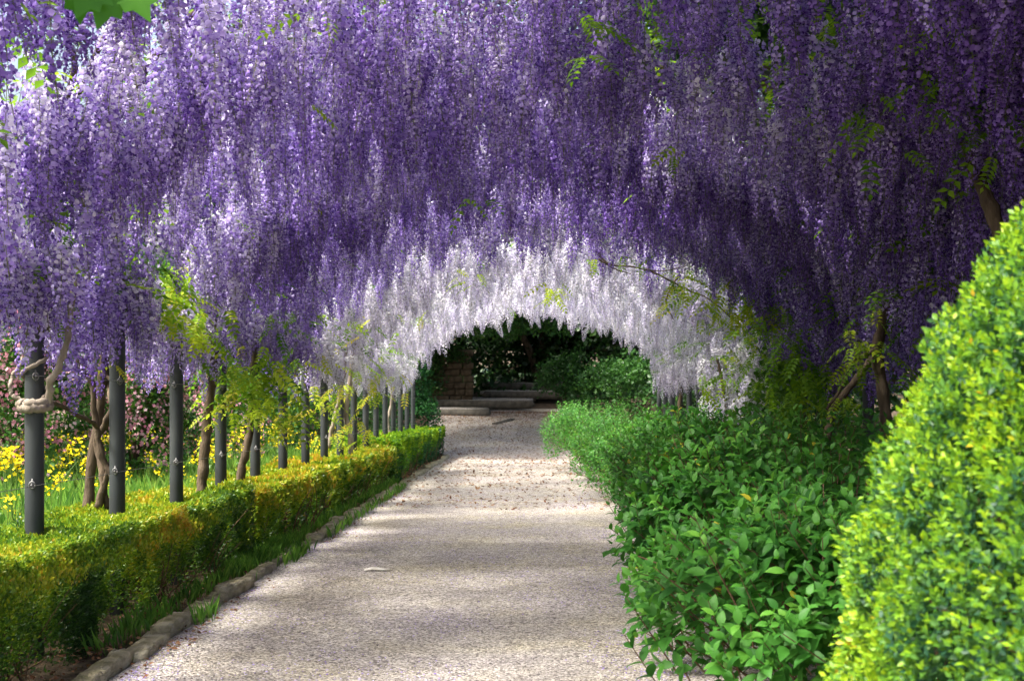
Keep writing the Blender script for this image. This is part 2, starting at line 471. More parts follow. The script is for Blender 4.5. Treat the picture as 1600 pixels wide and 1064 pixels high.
# ------------------------------------------------------------------ flower clusters (racemes)
def blossom(full):
    if full:
        V = np.array([[0, 0, 0], [-.45, .15, .25], [-.52, .05, .7], [-.2, -.15, 1.0], [.2, -.15, 1.0], [.52, .05, .7], [.45, .15, .25], [0, .25, .55],
                      [0, 0, .05], [0, .8, -.2], [-.2, .42, .14], [.2, .42, .14]], float)
        F = T3((7, 0, 1), (7, 1, 2), (7, 2, 3), (7, 3, 4), (7, 4, 5), (7, 5, 6), (7, 6, 0), (8, 10, 9), (8, 9, 11))
        return V, F, np.array([0] * 7 + [1] * 2)
    V = np.array([[0, 0, 0], [-.55, .12, .6], [0, -.08, 1.05], [.55, .12, .6], [0, .8, -.15], [.2, .35, .2], [-.2, .35, .2]], float)
    return V, T3((0, 3, 1), (1, 3, 2), (5, 4, 6)), np.array([0, 0, 1])

def raceme(n, L, full, size, seed, rad=.052):
    r = np.random.default_rng(seed)
    t = (np.arange(n) + r.uniform(-.4, .4, n)) / n
    t = np.clip(t, 0, 1)
    ang = np.arange(n) * 2.39996 + r.normal(0, .35, n)
    bend = np.stack([.03 * np.sin(t * 2.1 + seed), .03 * np.cos(t * 1.7 + seed * 2) - .03, 0 * t], -1)
    ax = bend + np.stack([0 * t, 0 * t, -.05 - t * L], -1)
    prof = np.clip(.5 + t * 3.0, 0, 1) * (1 - t) ** .62 * rad + .006
    out = np.stack([np.cos(ang), np.sin(ang), -.25 + r.normal(0, .25, n)], -1)
    P = ax + norm(out) * (prof * r.uniform(.75, 1.15, n))[:, None]
    s = size * np.clip(1.15 - .8 * t ** 2.2, .3, 1.2) * r.uniform(.85, 1.15, n)
    up = np.stack([r.normal(0, .35, n), r.normal(0, .35, n), np.ones(n)], -1) + .3 * norm(out)
    R = frames(out, up)
    tint = np.clip(.72 - .52 * t + r.normal(0, .17, n), 0, 1)
    V, F, fm, tt = tile(blossom(full), P, R, s, tint)
    parts = [(V, F, fm, tt)]
    k = 6 if full else 2
    ts = np.linspace(0, 1, k)
    sp = np.stack([.03 * np.sin(ts * 2.1 + seed), .03 * np.cos(ts * 1.7 + seed * 2) - .03, -.05 * (ts > 0) - ts * L], -1); sp[0] = (0, 0, .04)
    q = tube(sp, .0022, 3, False); parts.append((q[0], q[1], q[2] + 2, np.full(len(q[0]), .5)))
    if full:                                     # flower stalks
        A = ax; B = P; w = np.array([0, 0, .0012])
        Vq = np.stack([A - w, A + w, B], 1).reshape(-1, 3); Fq = np.arange(3 * n).reshape(n, 3)
        parts.append((Vq, Fq, np.full(n, 2), np.full(3 * n, .4)))
    return join(parts)

PUR = [M['banner'], M['keel'], M['rachis']]; WHI = [M['wbanner'], M['wkeel'], M['rachis']]
NV = 5
R_FULL = [raceme(150, .52, True, .0255, s, .078) for s in range(NV)]
R_LOW = [raceme(44, .52, False, .041, s + 20, .082) for s in range(NV)]
for k_ in range(NV):      # tints are offsets around .5 so that the cluster's own tint adds to them
    R_FULL[k_] = (*R_FULL[k_][:3], R_FULL[k_][3] - .5); R_LOW[k_] = (*R_LOW[k_][:3], R_LOW[k_][3] - .5)
rac_me = {w: [mesh("flower_cluster", q[0], q[1], mt, q[2], q[3]) for q in R_FULL] for w, mt in (('p', PUR), ('w', WHI))}

# hanging points over the arch
def scatter_canopy(y0, y1, dens, tmin=0.0, tmax=math.pi, lift=.0):
    arc = 2.75 * (tmax - tmin)
    n = int(arc * (y1 - y0) * dens)
    th = rng.uniform(tmin, tmax, n); y = rng.uniform(y0, y1, n)
    P = arch(th, y); P[:, 0] += rng.normal(0, .05, n)
    P[:, 2] += -np.abs(rng.normal(0, .16, n)) + lift
    return P, th
CLEAR = [(272, 455, 34, 62, 12.6), (318, 490, 30, 30, 13.6), (385, 590, 62, 55, 15.8), (345, 560, 25, 45, 14), (520, 600, 26, 50, 19), (215, 412, 16, 26, 10.2), (1110, 468, 50, 26, 16.6), (1180, 495, 26, 50, 16.4), (1345, 535, 26, 26, 11.4), (40, 175, 26, 26, 7.6), (1365, 215, 22, 26, 7.4), (1440, 95, 14, 32, 7.0), (1590, 60, 24, 44, 7.0), (1522, 220, 14, 46, 7.4), (912, 45, 10, 34, 7.0), (1525, 320, 14, 60, 7.6), (1000, 408, 60, 14, 17)]
PB, WB = 17.0, 18.6                                # the purple ends, the white begins
parts = []
P, th = scatter_canopy(4.4, 10.5, 36); parts.append((P, th, np.zeros(len(P), int)))
P, th = scatter_canopy(4.4, 10.5, 20, 0, 2.2); parts.append((P, th, np.zeros(len(P), int)))
P, th = scatter_canopy(7.0, 13.5, 22, .3, 2.7); parts.append((P, th, np.zeros(len(P), int)))
P, th = scatter_canopy(10.5, PB, 46); parts.append((P, th, np.zeros(len(P), int)))
P, th = scatter_canopy(4.4, PB, 24, 0, 1.25); parts.append((P, th, np.zeros(len(P), int)))         # thicker on the right flank
P, th = scatter_canopy(PB, WB, 16); parts.append((P, th, (rng.random(len(P)) < .5).astype(int)))     # thin where the two vines meet
P, th = scatter_canopy(WB, 24, 30); parts.append((P, th, np.ones(len(P), int)))
P, th = scatter_canopy(24, 33.5, 24); parts.append((P, th, np.ones(len(P), int)))
for y0, y1, side, kind, dens in ((5.6, 17.5, -1, 0, 46), (7.5, 16.5, 1, 0, 55), (16.8, 32, -1, 1, 26), (16.8, 31, 1, 1, 34), (17.6, 22.5, 2, 1, 46)):   # curtains down the flanks
    n = int((y1 - y0) * dens)
    y = rng.uniform(y0, y1, n); lump = vnoise(np.stack([y, 0 * y + side, 0 * y], -1), 1.3, 5)
    keep = lump > .36
    y = y[keep]; lump = lump[keep]; n = len(y)
    x = (XL if side < 0 else XR - (.35 if side == 2 else 0)) + rng.normal(0, .16, n)
    z = G(y) + Z0 + .22 - rng.uniform(0, .75, n) * (lump - .2) * 1.3 * np.interp(y, [8, 11, 20], [.35, .7, 1.0])
    if side == 2: z = G(y) + rng.uniform(1.45, 2.7, n)
    parts.append((np.stack([x, y, z], -1), np.full(n, math.pi if side < 0 else 0.0), np.full(n, kind)))
RP = np.concatenate([q[0] for q in parts]); RTH = np.concatenate([q[1] for q in parts]); RK = np.concatenate([q[2] for q in parts])
# vines leave bare patches: thin by a broad noise so that light comes through in pools
nz_ = vnoise(RP * [1, 1, .3], .75, 11)
keep = (rng.random(len(RP)) < np.clip((nz_ - .18) * 3.6, .25, 1)) | (RTH < .9)
RP, RTH, RK = RP[keep], RTH[keep], RK[keep]
# openings where leaves or trunks show between the clusters
px_, py_, dd_ = project(RP - np.array([0, 0, .25]))
keep = np.ones(len(RP), bool)
for cx, cy, ex, ey, dm in CLEAR:
    keep &= ~((((px_ - cx) / ex) ** 2 + ((py_ - cy) / ey) ** 2 < 1) & (dd_ < dm))
RP, RTH, RK = RP[keep], RTH[keep], RK[keep]
sdir = np.array(SUN_FROM)
keep = np.ones(len(RP), bool)          # thin places in the vine that let single shafts of sun onto the clusters
for tx_, ty_, td_, tr_ in ((1325, 470, 11.2, .34), (1270, 430, 11.6, .25), (1465, 250, 8.2, .16), (90, 260, 8.6, .30), (230, 200, 9.4, .30), (430, 190, 10.5, .30), (560, 180, 10.5, .22), (900, 190, 10.0, .25), (960, 330, 13.0, .25)):
    rel = (RP - np.array([0, 0, .25])) - at(tx_, ty_, td_)
    tt_ = rel @ sdir
    keep &= ~((np.linalg.norm(rel - tt_[:, None] * sdir, axis=1) < tr_) & (tt_ > .25))
RP, RTH, RK = RP[keep], RTH[keep], RK[keep]
mixz = (RP[:, 1] > 15.2) & (RP[:, 1] < PB) & (RK == 0) & (rng.random(len(RP)) < .16 * (RP[:, 1] - 15.2))
RK = np.where(mixz, 1, RK)
NR = len(RP)
RL = np.where(RK == 1, rng.uniform(.40, 1.15, NR), rng.uniform(.62, 1.24, NR))
RW = rng.uniform(.85, 1.25, NR) * np.where(RK == 1, 1.15, 1.0)
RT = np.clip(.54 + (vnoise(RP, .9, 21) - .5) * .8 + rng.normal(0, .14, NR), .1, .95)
RT = np.where(RK == 0, np.clip(RT + np.where(RTH > 1.5, .06, -.12), .06, .97), RT)      # canopy light put into the petal tint: paler left, darker right
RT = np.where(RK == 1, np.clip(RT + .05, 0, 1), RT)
RA = rng.uniform(0, 2 * math.pi, NR)
TILT = rng.normal(0, 1, (NR, 2)) * np.where(RK == 1, .20, .11)[:, None]
zax = norm(np.stack([TILT[:, 0], TILT[:, 1], np.ones(NR)], -1))
xr = np.stack([np.cos(RA), np.sin(RA), np.zeros(NR)], -1)
yax = norm(np.cross(zax, xr)); xax = np.cross(yax, zax)
RR = np.stack([xax, yax, zax], -1)
RV = rng.integers(0, NV, NR)
cells = visible_cells(RP, RP - np.stack([0 * RL, 0 * RL, .55 * RL], -1), .035)

# ------------------------------------------------------------------ the vines: trunks, branches, flower clusters, leaves
PINN = None
def pinnate(seed, L=.30, pairs=6, lf=None):
    r = np.random.default_rng(seed)
    t = np.linspace(0, 1, 7)
    mid = np.stack([0 * t, L * t, -.30 * L * t ** 2], -1)
    parts = [wtint(tube(mid, np.linspace(.002, .001, 7), 3, False), .0)] if lf is None else []
    P, Fd, Nn, S = [], [], [], []
    for i in range(pairs):
        u = .22 + .70 * i / (pairs - 1)
        c = np.array([0, L * u, -.30 * L * u * u])
        for s in (-1, 1):
            P.append(c); Fd.append([s * 1.0, .55 + r.normal(0, .1), -.28 + r.normal(0, .12)]); Nn.append([r.normal(0, .15), .1, 1]); S.append(.086 * (1.05 - .35 * abs(u - .5)) * r.uniform(.9, 1.1))
    P.append(mid[-1]); Fd.append([0, 1, -.6]); Nn.append([0, .3, 1]); S.append(.07)
    q = tile(BROAD6 if lf is None else lf, np.array(P), frames(np.array(Fd), np.array(Nn)), np.array(S), r.normal(0, .08, len(P)))
    parts.append(q)
    return join(parts)
pin_me = []
for s in range(4):
    q = pinnate(s, .30 + .04 * s, 5 + s % 3)
    pin_me.append(mesh("leaf", q[0], q[1], M['wist'], q[2], q[3]))

def vine(label, region, base, lw):
    return dict(label=label, region=region, base=np.array(base, float), lw=lw)

half = RTH > math.pi / 2
VINES = [
    ("purple wisteria on twisted trunks behind the second post, coiled round the first", half & (RK == 0) & (RP[:, 1] < 10.7), (XL - .05, 9.95)),
    ("purple wisteria over the third post, its single trunk standing behind that post", half & (RK == 0) & (RP[:, 1] >= 10.7) & (RP[:, 1] < 13.2), (XL - .25, 12.3)),
    ("deep purple wisteria whose leaning trunk stands between the fourth and fifth posts", half & (RK == 0) & (RP[:, 1] >= 13.2), (XL - .1, 14.1)),
    ("dark shaded purple wisteria hanging in the top corner above the clipped topiary", (~half) & (RK == 0) & (RP[:, 1] < 9.3), (XR + .05, 7.0)),
    ("purple wisteria with a crooked dark trunk between broad-leaved shrubs and topiary", (~half) & (RK == 0) & (RP[:, 1] >= 9.3), (XR - .1, 11.6)),
    ("pale lilac wisteria over the slim far posts beside the low hedge", half & (RK == 1) & (RP[:, 1] < 25), (XL + .05, 20.6)),
    ("whitish wisteria with yellow leaves cascading onto the shrubs across the path", (~half) & (RK == 1) & (RP[:, 1] < 25), (XR, 19.3)),
    ("farthest pale wisteria, a fringe of white clusters framing the steps", (RK == 1) & (RP[:, 1] >= 25), (XR - .05, 29.5)),
]
vine_objs = []
for vi, (label, mask, base) in enumerate(VINES):
    bx_, by_ = base
    root = empty("wisteria_vine", (bx_, by_, float(G(by_))), label, "wisteria", "wisteria vines trained over the pergola")
    org = np.array(root.location)
    vine_objs.append(root)
    idx = np.where(mask)[0]
    best = idx[np.argsort(-cells[idx])][:300]
    best = best[cells[best] > 0]
    rest = np.setdiff1d(idx, best)
    for i in best:
        o = bpy.data.objects.new("flower_cluster", rac_me['w' if RK[i] else 'p'][RV[i]])
        mw = Matrix(np.vstack([np.hstack([RR[i] * np.array([RW[i], RW[i], RL[i]]), (RP[i] - org)[:, None]]), [0, 0, 0, 1]]).tolist())
        o.matrix_local = mw
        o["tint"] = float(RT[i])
        put(o, root)
        o.matrix_local = mw
    if len(rest):
        ps = []
        for k_ in range(NV):
            s = rest[RV[rest] == k_]
            if not len(s): continue
            q = R_LOW[k_]
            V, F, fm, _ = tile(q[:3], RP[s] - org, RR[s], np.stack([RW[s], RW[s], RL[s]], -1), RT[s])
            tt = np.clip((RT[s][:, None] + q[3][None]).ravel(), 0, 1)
            ps.append((V, F, fm, tt))
        V, F, fm, tt = join(ps)
        w = RK[rest].mean() > .5
        o = obj("blossoms", mesh("blossoms", V, F, WHI if w else PUR, fm, tt), root); o["kind"] = "stuff"
    # branches wandering over the arch
    left = bx_ < 0
    yr = (RP[idx, 1].min(), RP[idx, 1].max()) if len(idx) else (by_ - 1, by_ + 1)
    for b_ in range(9):
        th0 = math.pi if left else 0.0
        y = by_ + rng.normal(0, .1)
        thd = th0; pts = []
        tgt = rng.uniform(*yr)
        for s in range(14):
            u = s / 13
            thc = th0 + (-1 if left else 1) * u * rng.uniform(1.3, 1.9) * (.75 + .25 * b_ / 8)
            yc = y + (tgt - y) * u ** .8 + .12 * math.sin(7 * u + b_)
            pts.append(arch(np.array([thc]), np.array([yc]))[0] + [0, 0, .03 + .05 * math.sin(9 * u + b_ * 2)])
        pts = np.array(pts); pts[1:-1] = (pts[:-2] + pts[1:-1] + pts[2:]) / 3
        V, F, fm = tube(smooth_path(pts, 40) - org, np.linspace(.03, .007, len(smooth_path(pts, 40))), 6)
        obj("branch", mesh("branch", V, F, M['bark'], smooth=True), root)
    if len(idx) and vi < 5:      # hanging twigs among the clusters
        pass

def trunk(vi, ctrl, r0, r1, mat='bark', n=36, name="trunk", sides=9, wob=.004):
    root = vine_objs[vi]
    P = smooth_path(ctrl, n, wob)
    rr = np.linspace(r0, r1, len(P)) * (1 + .10 * np.sin(np.arange(len(P)) * 1.3 + vi))
    V, F, fm = tube(P - np.array(root.location), rr, sides)
    return obj(name, mesh(name, V, F, M[mat], smooth=True), root)

g = lambda y: float(G(y))
D2 = 9.95
# first vine: bundle behind the second post, one pale limb wound round the first post
trunk(0, [at(133, 800, D2 + .1), at(140, 720, D2 + .1), at(152, 640, D2 + .1), at(160, 560, D2), at(166, 500, D2), at(160, 440, D2 - .1), at(140, 400, D2 - .3)], .042, .03)
trunk(0, [at(150, 795, D2), at(158, 745, D2), at(148, 690, D2 + .05), at(172, 640, D2 - .1), at(166, 590, D2 + .1), at(172, 520, D2), at(180, 440, D2)], .03, .024)
trunk(0, [at(178, 795, D2 - .1), at(175, 750, D2 - .1), at(155, 715, D2 - .12), at(147, 665, D2 - .15), at(140, 600, D2 - .2), at(128, 585, D2 - .2), at(112, 545, D2 - .3), at(104, 510, D2 - .5)], .03, .018)
trunk(0, [at(165, 795, D2 + .05), at(160, 760, D2), at(176, 700, D2 - .12), at(180, 640, D2 - .12), at(176, 600, D2 - .12), at(160, 585, D2 - .1), at(158, 555, D2 - .1)], .026, .014)
trunk(0, [at(150, 668, D2 - .15), at(120, 650, 9.3), at(85, 632, 8.7), at(66, 625, 8.33)], .017, .014, n=20, name="branch")
P1 = np.array([XL, 8.2, 0.0])
def coil(z0, z1, turns, a0, r=.085):
    t = np.linspace(0, 1, int(14 * turns)); a_ = a0 + t * turns * 2 * math.pi
    return [np.array([XL + r * math.cos(q), 8.2 + r * math.sin(q), g(8.2) + z0 + (z1 - z0) * u]) for q, u in zip(a_, t)]
trunk(0, coil(1.575, 1.62, 1.4, -2.4, .088), .034, .026, 'palebark', 60, "branch", 8, .004)
trunk(0, coil(1.64, 2.12, 2.0, -.5, .078), .014, .012, 'palebark', 90, "branch", 7, .002)
trunk(0, [at(68, 632, 8.2), at(74, 612, 8.15), at(74, 595, 8.1), at(86, 580, 8.1), at(94, 555, 8.1), at(104, 525, 8.15), at(108, 470, 8.3), at(120, 400, 8.5)], .026, .018, 'palebark', 40, "branch")
trunk(0, [at(38, 628, 8.16), at(18, 620, 8.15), at(11, 608, 8.15), at(14, 590, 8.2), at(28, 568, 8.22), at(36, 555, 8.25)], .014, .012, 'palebark', 30, "branch")
trunk(0, [at(60, 515, 8.15), at(72, 510, 8.15), at(77, 490, 8.15), at(78, 470, 8.2), at(70, 430, 8.3)], .024, .018, 'bark', 24, "branch")
trunk(0, [at(68, 512, 8.15), at(80, 502, 8.15), at(92, 488, 8.2)], .014, .006, 'palebark', 12, "branch")
trunk(0, [at(184, 500, D2), at(170, 495, D2 - .1), at(150, 470, D2 - .3), at(140, 450, D2 - .4)], .03, .018, n=20, name="branch")
trunk(1, [at(312, 780, 12.3), at(316, 730, 12.3), at(319, 690, 12.3), at(322, 650, 12.3), at(330, 600, 12.25), at(334, 540, 12.2), at(330, 480, 12.1)], .055, .035)
trunk(2, [at(371, 770, 14.1), at(377, 730, 14.1), at(384, 700, 14.1), at(390, 660, 14.1), at(393, 610, 14.1), at(395, 560, 14.0), at(398, 510, 13.9)], .05, .032)
trunk(3, [at(1700, 640, 7.4), at(1640, 540, 7.4), at(1580, 420, 7.5), at(1545, 330, 7.6), at(1518, 262, 7.7), at(1500, 200, 7.8), at(1470, 130, 7.9)], .06, .03)
trunk(4, [at(1385, 690, 11.6), at(1380, 640, 11.6), at(1374, 590, 11.6), at(1368, 550, 11.6), at(1376, 510, 11.6), at(1390, 470, 11.6), at(1400, 420, 11.6), at(1395, 370, 11.5)], .055, .045)
trunk(4, [at(1374, 545, 11.6), at(1345, 556, 11.5), at(1325, 575, 11.4), at(1310, 610, 11.3), at(1290, 640, 11.2)], .026, .012, n=24, name="branch")
trunk(4, [at(1290, 690, 11.5), at(1300, 640, 11.6), at(1330, 600, 11.7), at(1360, 560, 11.7)], .035, .03, n=24)
trunk(5, [at(545, 740, 21.6), at(548, 690, 21.5), at(540, 650, 21.5), at(545, 610, 21.4), at(550, 560, 21.4), at(556, 510, 21.3)], .05, .035, 'palebark')
trunk(5, [at(512, 700, 20.6), at(520, 660, 20.6), at(530, 620, 20.6), at(538, 580, 20.6), at(540, 530, 20.6)], .035, .025, 'palebark')
trunk(5, [at(600, 720, 29.5), at(610, 690, 29.5), at(606, 660, 29.5), at(612, 620, 29.5), at(610, 580, 29.5)], .045, .03, 'palebark')
trunk(5, [at(622, 710, 31.3), at(628, 680, 31.3), at(624, 640, 31.3), at(628, 590, 31.3)], .04, .03, 'palebark')
trunk(6, [at(1170, 690, 19.3), at(1165, 640, 19.3), at(1180, 590, 19.3), at(1170, 540, 19.3), at(1150, 480, 19.2), at(1120, 430, 19.0)], .05, .03)
trunk(6, [at(1140, 690, 18.6), at(1135, 640, 18.6), at(1128, 600, 18.6), at(1120, 560, 18.6)], .03, .02)
for k_, c in enumerate(([(930, 390), (950, 412), (990, 418), (1030, 424), (1075, 416)], [(935, 405), (960, 420), (985, 428)], [(1010, 420), (1060, 446), (1110, 470), (1150, 505)], [(1190, 470), (1240, 540), (1290, 590)], [(1060, 430), (1040, 470), (1052, 500)])):
    trunk(6, [at(x_, y_, 17.2 + .15 * k_) for x_, y_ in c], .015, .006, 'bark', 24, "branch", 6)
trunk(7, [at(1064, 690, 29.5), at(1060, 640, 29.5), at(1066, 600, 29.5), at(1058, 560, 29.4), at(1045, 520, 29.2)], .05, .035)

def leaf_cluster(vi, px, py, d, n, spread=(.2, .2, .2), tint=(.5, .2), scale=1.0, group=None):
    root = vine_objs[vi]; org = np.array(root.location)
    c = at(px, py, d)
    for k_ in range(int(n * 1.1)):
        q = c + rng.normal(0, 1, 3) * np.array(spread)
        a_ = rng.uniform(0, 2 * math.pi)
        f = np.array([math.cos(a_), math.sin(a_), rng.uniform(-.9, -.05)])
        Rm = frames(f[None], np.array([[rng.normal(0, .3), rng.normal(0, .3), 1]]))[0]
        s = scale * rng.uniform(.7, 1.15)
        o = bpy.data.objects.new("leaf", pin_me[rng.integers(0, 4)])
        o["tint"] = float(np.clip(rng.normal(*tint), 0, 1))
        put(o, root)
        o.matrix_local = Matrix(np.vstack([np.hstack([Rm * s, (q - org)[:, None]]), [0, 0, 0, 1]]).tolist())

leaf_cluster(0, 40, 175, 7.6, 7, (.10, .15, .06), (.3, .1), .9)
leaf_cluster(0, 60, 395, 8.0, 5, (.09, .1, .08), (.35, .15), .7)
leaf_cluster(0, 82, 500, 8.2, 4, (.05, .1, .06), (.3, .1), .5)
leaf_cluster(0, 110, 265, 8.5, 4, (.1, .1, .04), (.35, .1), .6)
leaf_cluster(0, 175, 566, 9.7, 2, (.02, .05, .01), (.75, .1), .6)
leaf_cluster(0, 215, 410, 9.6, 8, (.10, .15, .07), (.15, .1), .9)
leaf_cluster(1, 270, 455, 10.7, 34, (.11, .2, .20), (.55, .18), .9)
leaf_cluster(1, 315, 490, 11.2, 20, (.14, .2, .10), (.5, .18), .9)
leaf_cluster(1, 330, 650, 12.2, 5, (.06, .1, .06), (.6, .1), .6)
leaf_cluster(1, 340, 565, 12.3, 16, (.12, .2, .14), (.25, .12), .9)
leaf_cluster(2, 390, 590, 12.9, 60, (.20, .3, .17), (.52, .18), 1.0)
leaf_cluster(2, 420, 545, 13.6, 22, (.22, .3, .22), (.18, .12), 1.0)
leaf_cluster(2, 432, 640, 13.8, 16, (.15, .25, .14), (.7, .15), .9)
leaf_cluster(2, 455, 490, 14.8, 6, (.12, .2, .08), (.1, .1), .9)
leaf_cluster(5, 520, 600, 18.4, 32, (.25, .4, .30), (.70, .15), 1.0)
leaf_cluster(5, 580, 590, 23.0, 30, (.28, .4, .22), (.70, .15), .95)
leaf_cluster(5, 530, 665, 20, 26, (.3, .4, .16), (.70, .15), .9)
leaf_cluster(5, 590, 500, 20.0, 10, (.4, .4, .2), (.6, .2), .9)
leaf_cluster(6, 1110, 465, 16.9, 30, (.30, .3, .14), (.6, .15), 1.0)
leaf_cluster(6, 1180, 490, 16.6, 36, (.16, .3, .24), (.6, .15), 1.0)
leaf_cluster(6, 1060, 440, 16.9, 14, (.10, .3, .12), (.5, .15), .9)
leaf_cluster(6, 860, 450, 17.4, 10, (.08, .3, .10), (.65, .1), .8)
leaf_cluster(6, 1000, 400, 17.0, 8, (.35, .3, .06), (.45, .1), .8)
leaf_cluster(6, 740, 430, 17.2, 6, (.2, .3, .1), (.6, .1), .7)
leaf_cluster(6, 1150, 600, 17.5, 26, (.25, .4, .35), (.45, .2), 1.0)
leaf_cluster(4, 1230, 555, 14.2, 50, (.22, .4, .32), (.25, .15), 1.05)
leaf_cluster(4, 1270, 620, 13.8, 36, (.25, .4, .25), (.2, .15), 1.0)
leaf_cluster(4, 1345, 535, 11.2, 24, (.10, .15, .13), (.6, .12), .75)
leaf_cluster(4, 1315, 625, 11.4, 5, (.05, .1, .06), (.5, .1), .7)
leaf_cluster(4, 1430, 500, 11.0, 16, (.2, .3, .25), (.1, .1), 1.0)
leaf_cluster(4, 1330, 210, 9.6, 3, (.05, .1, .1), (.3, .1), .8)
leaf_cluster(3, 1365, 215, 7.4, 9, (.08, .1, .10), (.25, .1), .75)
leaf_cluster(3, 1440, 100, 7.0, 8, (.06, .1, .12), (.3, .1), .75)
leaf_cluster(3, 1590, 60, 7.0, 12, (.10, .1, .16), (.25, .1), .9)
leaf_cluster(3, 1520, 220, 7.4, 9, (.06, .1, .16), (.25, .1), .8)
leaf_cluster(3, 1490, 30, 6.6, 5, (.06, .1, .06), (.4, .1), .7)
leaf_cluster(3, 910, 45, 7.0, 7, (.03, .1, .12), (.3, .1), .7)
leaf_cluster(0, 500, 160, 8.6, 3, (.06, .1, .05), (.4, .1), .6)
leaf_cluster(0, 490, 10, 6.6, 3, (.06, .1, .05), (.4, .1), .6)
leaf_cluster(0, 20, 60, 6.8, 4, (.06, .1, .08), (.5, .1), .7)
leaf_cluster(3, 750, 300, 10.0, 3, (.06, .1, .05), (.3, .1), .7)
leaf_cluster(3, 1050, 225, 9.0, 3, (.08, .1, .04), (.5, .1), .6)
# leaves lying over the crown of the pergola
for vi, (label, mask, base) in enumerate(VINES):
    root = vine_objs[vi]; org = np.array(root.location)
    idx = np.where(mask)[0]
    n = int(len(idx) * (.85 if vi in (3, 4) else .40))
    s = rng.choice(idx, n)
    P = RP[s] + np.stack([rng.normal(0, .15, n), rng.normal(0, .15, n), rng.uniform(.1, .35, n)], -1)
    a_ = rng.uniform(0, 2 * math.pi, n)
    R = frames(np.stack([np.cos(a_), np.sin(a_), rng.uniform(-.5, .3, n)], -1), np.stack([rng.normal(0, .3, n), rng.normal(0, .3, n), np.ones(n)], -1))
    q = pinnate(50 + vi, .32, 5, LEAF2)
    V, F, fm, _ = tile(q[:3], P - org, R, rng.uniform(.8, 1.2, n), np.zeros(n))
    tt = np.repeat(np.clip(rng.normal(.3, .15, n), 0, 1), len(q[0]))
    o = obj("leaves", mesh("leaves", V, F, M['wist'], fm, tt), root); o["kind"] = "stuff"
# one pinkish lilac cluster among the white ones
print("racemes", NR)

# ------------------------------------------------------------------ kerb stones along the hedge
kerb = empty("kerb", (-2.46, 6.0, g(6.0)), "low kerb of rough mossy stones edging the gravel below the hedge", "kerb", kind="structure")
korg = np.array(kerb.location)
y = 5.6
def rough_block(sx, sy, sz, seed, jit=.02, nx_=3, ny_=4, nz_=3):
    r = np.random.default_rng(seed)
    ids = {}; V = []; F = []
    def vid(i, j, k):
        if (i, j, k) not in ids:
            e = sum([i in (0, nx_), j in (0, ny_), k in (0, nz_)])
            p = np.array([i / nx_ - .5, j / ny_ - .5, k / nz_ - .5])
            if e >= 2: p = p * np.array([.93 if i in (0, nx_) else 1, .95 if j in (0, ny_) else 1, .93 if k in (0, nz_) else 1])
            ids[(i, j, k)] = len(V); V.append(p * [sx, sy, sz] + r.normal(0, jit, 3) * [1, 1, .7])
        return ids[(i, j, k)]
    for i in range(nx_):
        for j in range(ny_):
            F.append([vid(i, j, 0), vid(i, j + 1, 0), vid(i + 1, j + 1, 0), vid(i + 1, j, 0)])
            F.append([vid(i, j, nz_), vid(i + 1, j, nz_), vid(i + 1, j + 1, nz_), vid(i, j + 1, nz_)])
    for j in range(ny_):
        for k in range(nz_):
            F.append([vid(0, j, k), vid(0, j, k + 1), vid(0, j + 1, k + 1), vid(0, j + 1, k)])
            F.append([vid(nx_, j, k), vid(nx_, j + 1, k), vid(nx_, j + 1, k + 1), vid(nx_, j, k + 1)])
    for i in range(nx_):
        for k in range(nz_):
            F.append([vid(i, 0, k), vid(i + 1, 0, k), vid(i + 1, 0, k + 1), vid(i, 0, k + 1)])
            F.append([vid(i, ny_, k), vid(i, ny_, k + 1), vid(i + 1, ny_, k + 1), vid(i + 1, ny_, k)])
    return np.array(V), np.array(F)
si = 0
while y < 38.2:
    L = rng.uniform(.30, .75)
    wdt = rng.uniform(.11, .18); hh = rng.uniform(.18, .23)
    V, F = rough_block(wdt, L - .008, hh, 900 + si, .007, 4, 6, 3)
    o = obj("kerb_stone", mesh("kerb_stone", V, F, M['stone']), kerb)
    o.location = np.array([-2.50 + rng.normal(0, .02), y + L / 2, G(y + L / 2) - .01 + rng.normal(0, .012)]) - korg
    o.rotation_euler = (rng.normal(0, .03) - .05, rng.normal(0, .04), rng.normal(0, .045))
    y += L; si += 1

# ------------------------------------------------------------------ loose stones, petals and dry leaves on the walk (nobody could count them)
n = 9500
yy = 6.8 + 9 * rng.random(n) ** 1.7; xx = rng.uniform(-2.4, 1.6, n)
P = np.stack([xx, yy, path_z(xx, yy) + .002], -1)
V, F, fm, tt = tile(PEB, P, rz(rng.uniform(0, 6.28, n)), rng.uniform(.004, .010, n), np.clip(rng.normal(.55, .25, n), 0, 1))
tag(obj("gravel", mesh("gravel", V, F, M['pebble'], fm, tt)), "loose pale gravel stones strewn over the walk", "gravel", kind="stuff")
n = 17000
yy = 6.8 + 16 * rng.random(n) ** 1.5; xx = rng.uniform(-2.4, 1.7, n)
xx[::3] = np.where(rng.random(len(xx[::3])) < .5, -2.38 + np.abs(rng.normal(0, .12, len(xx[::3]))), 1.0 - np.abs(rng.normal(0, .3, len(xx[::3]))))
k_ = vnoise(np.stack([xx, yy * .6, 0 * xx], -1), 1.6, 31) > rng.uniform(.25, .75, n)
xx, yy = xx[k_], yy[k_]; n = len(xx)
P = np.stack([xx, yy, path_z(xx, yy) + .006], -1)
a_ = rng.uniform(0, 6.28, n)
R = frames(np.stack([np.cos(a_), np.sin(a_), rng.normal(0, .2, n)], -1), np.stack([rng.normal(0, .25, n), rng.normal(0, .25, n), np.ones(n)], -1))
V, F, fm, tt = tile(LEAF2, P, R, rng.uniform(.012, .022, n), np.clip(rng.normal(.55, .25, n), 0, 1))
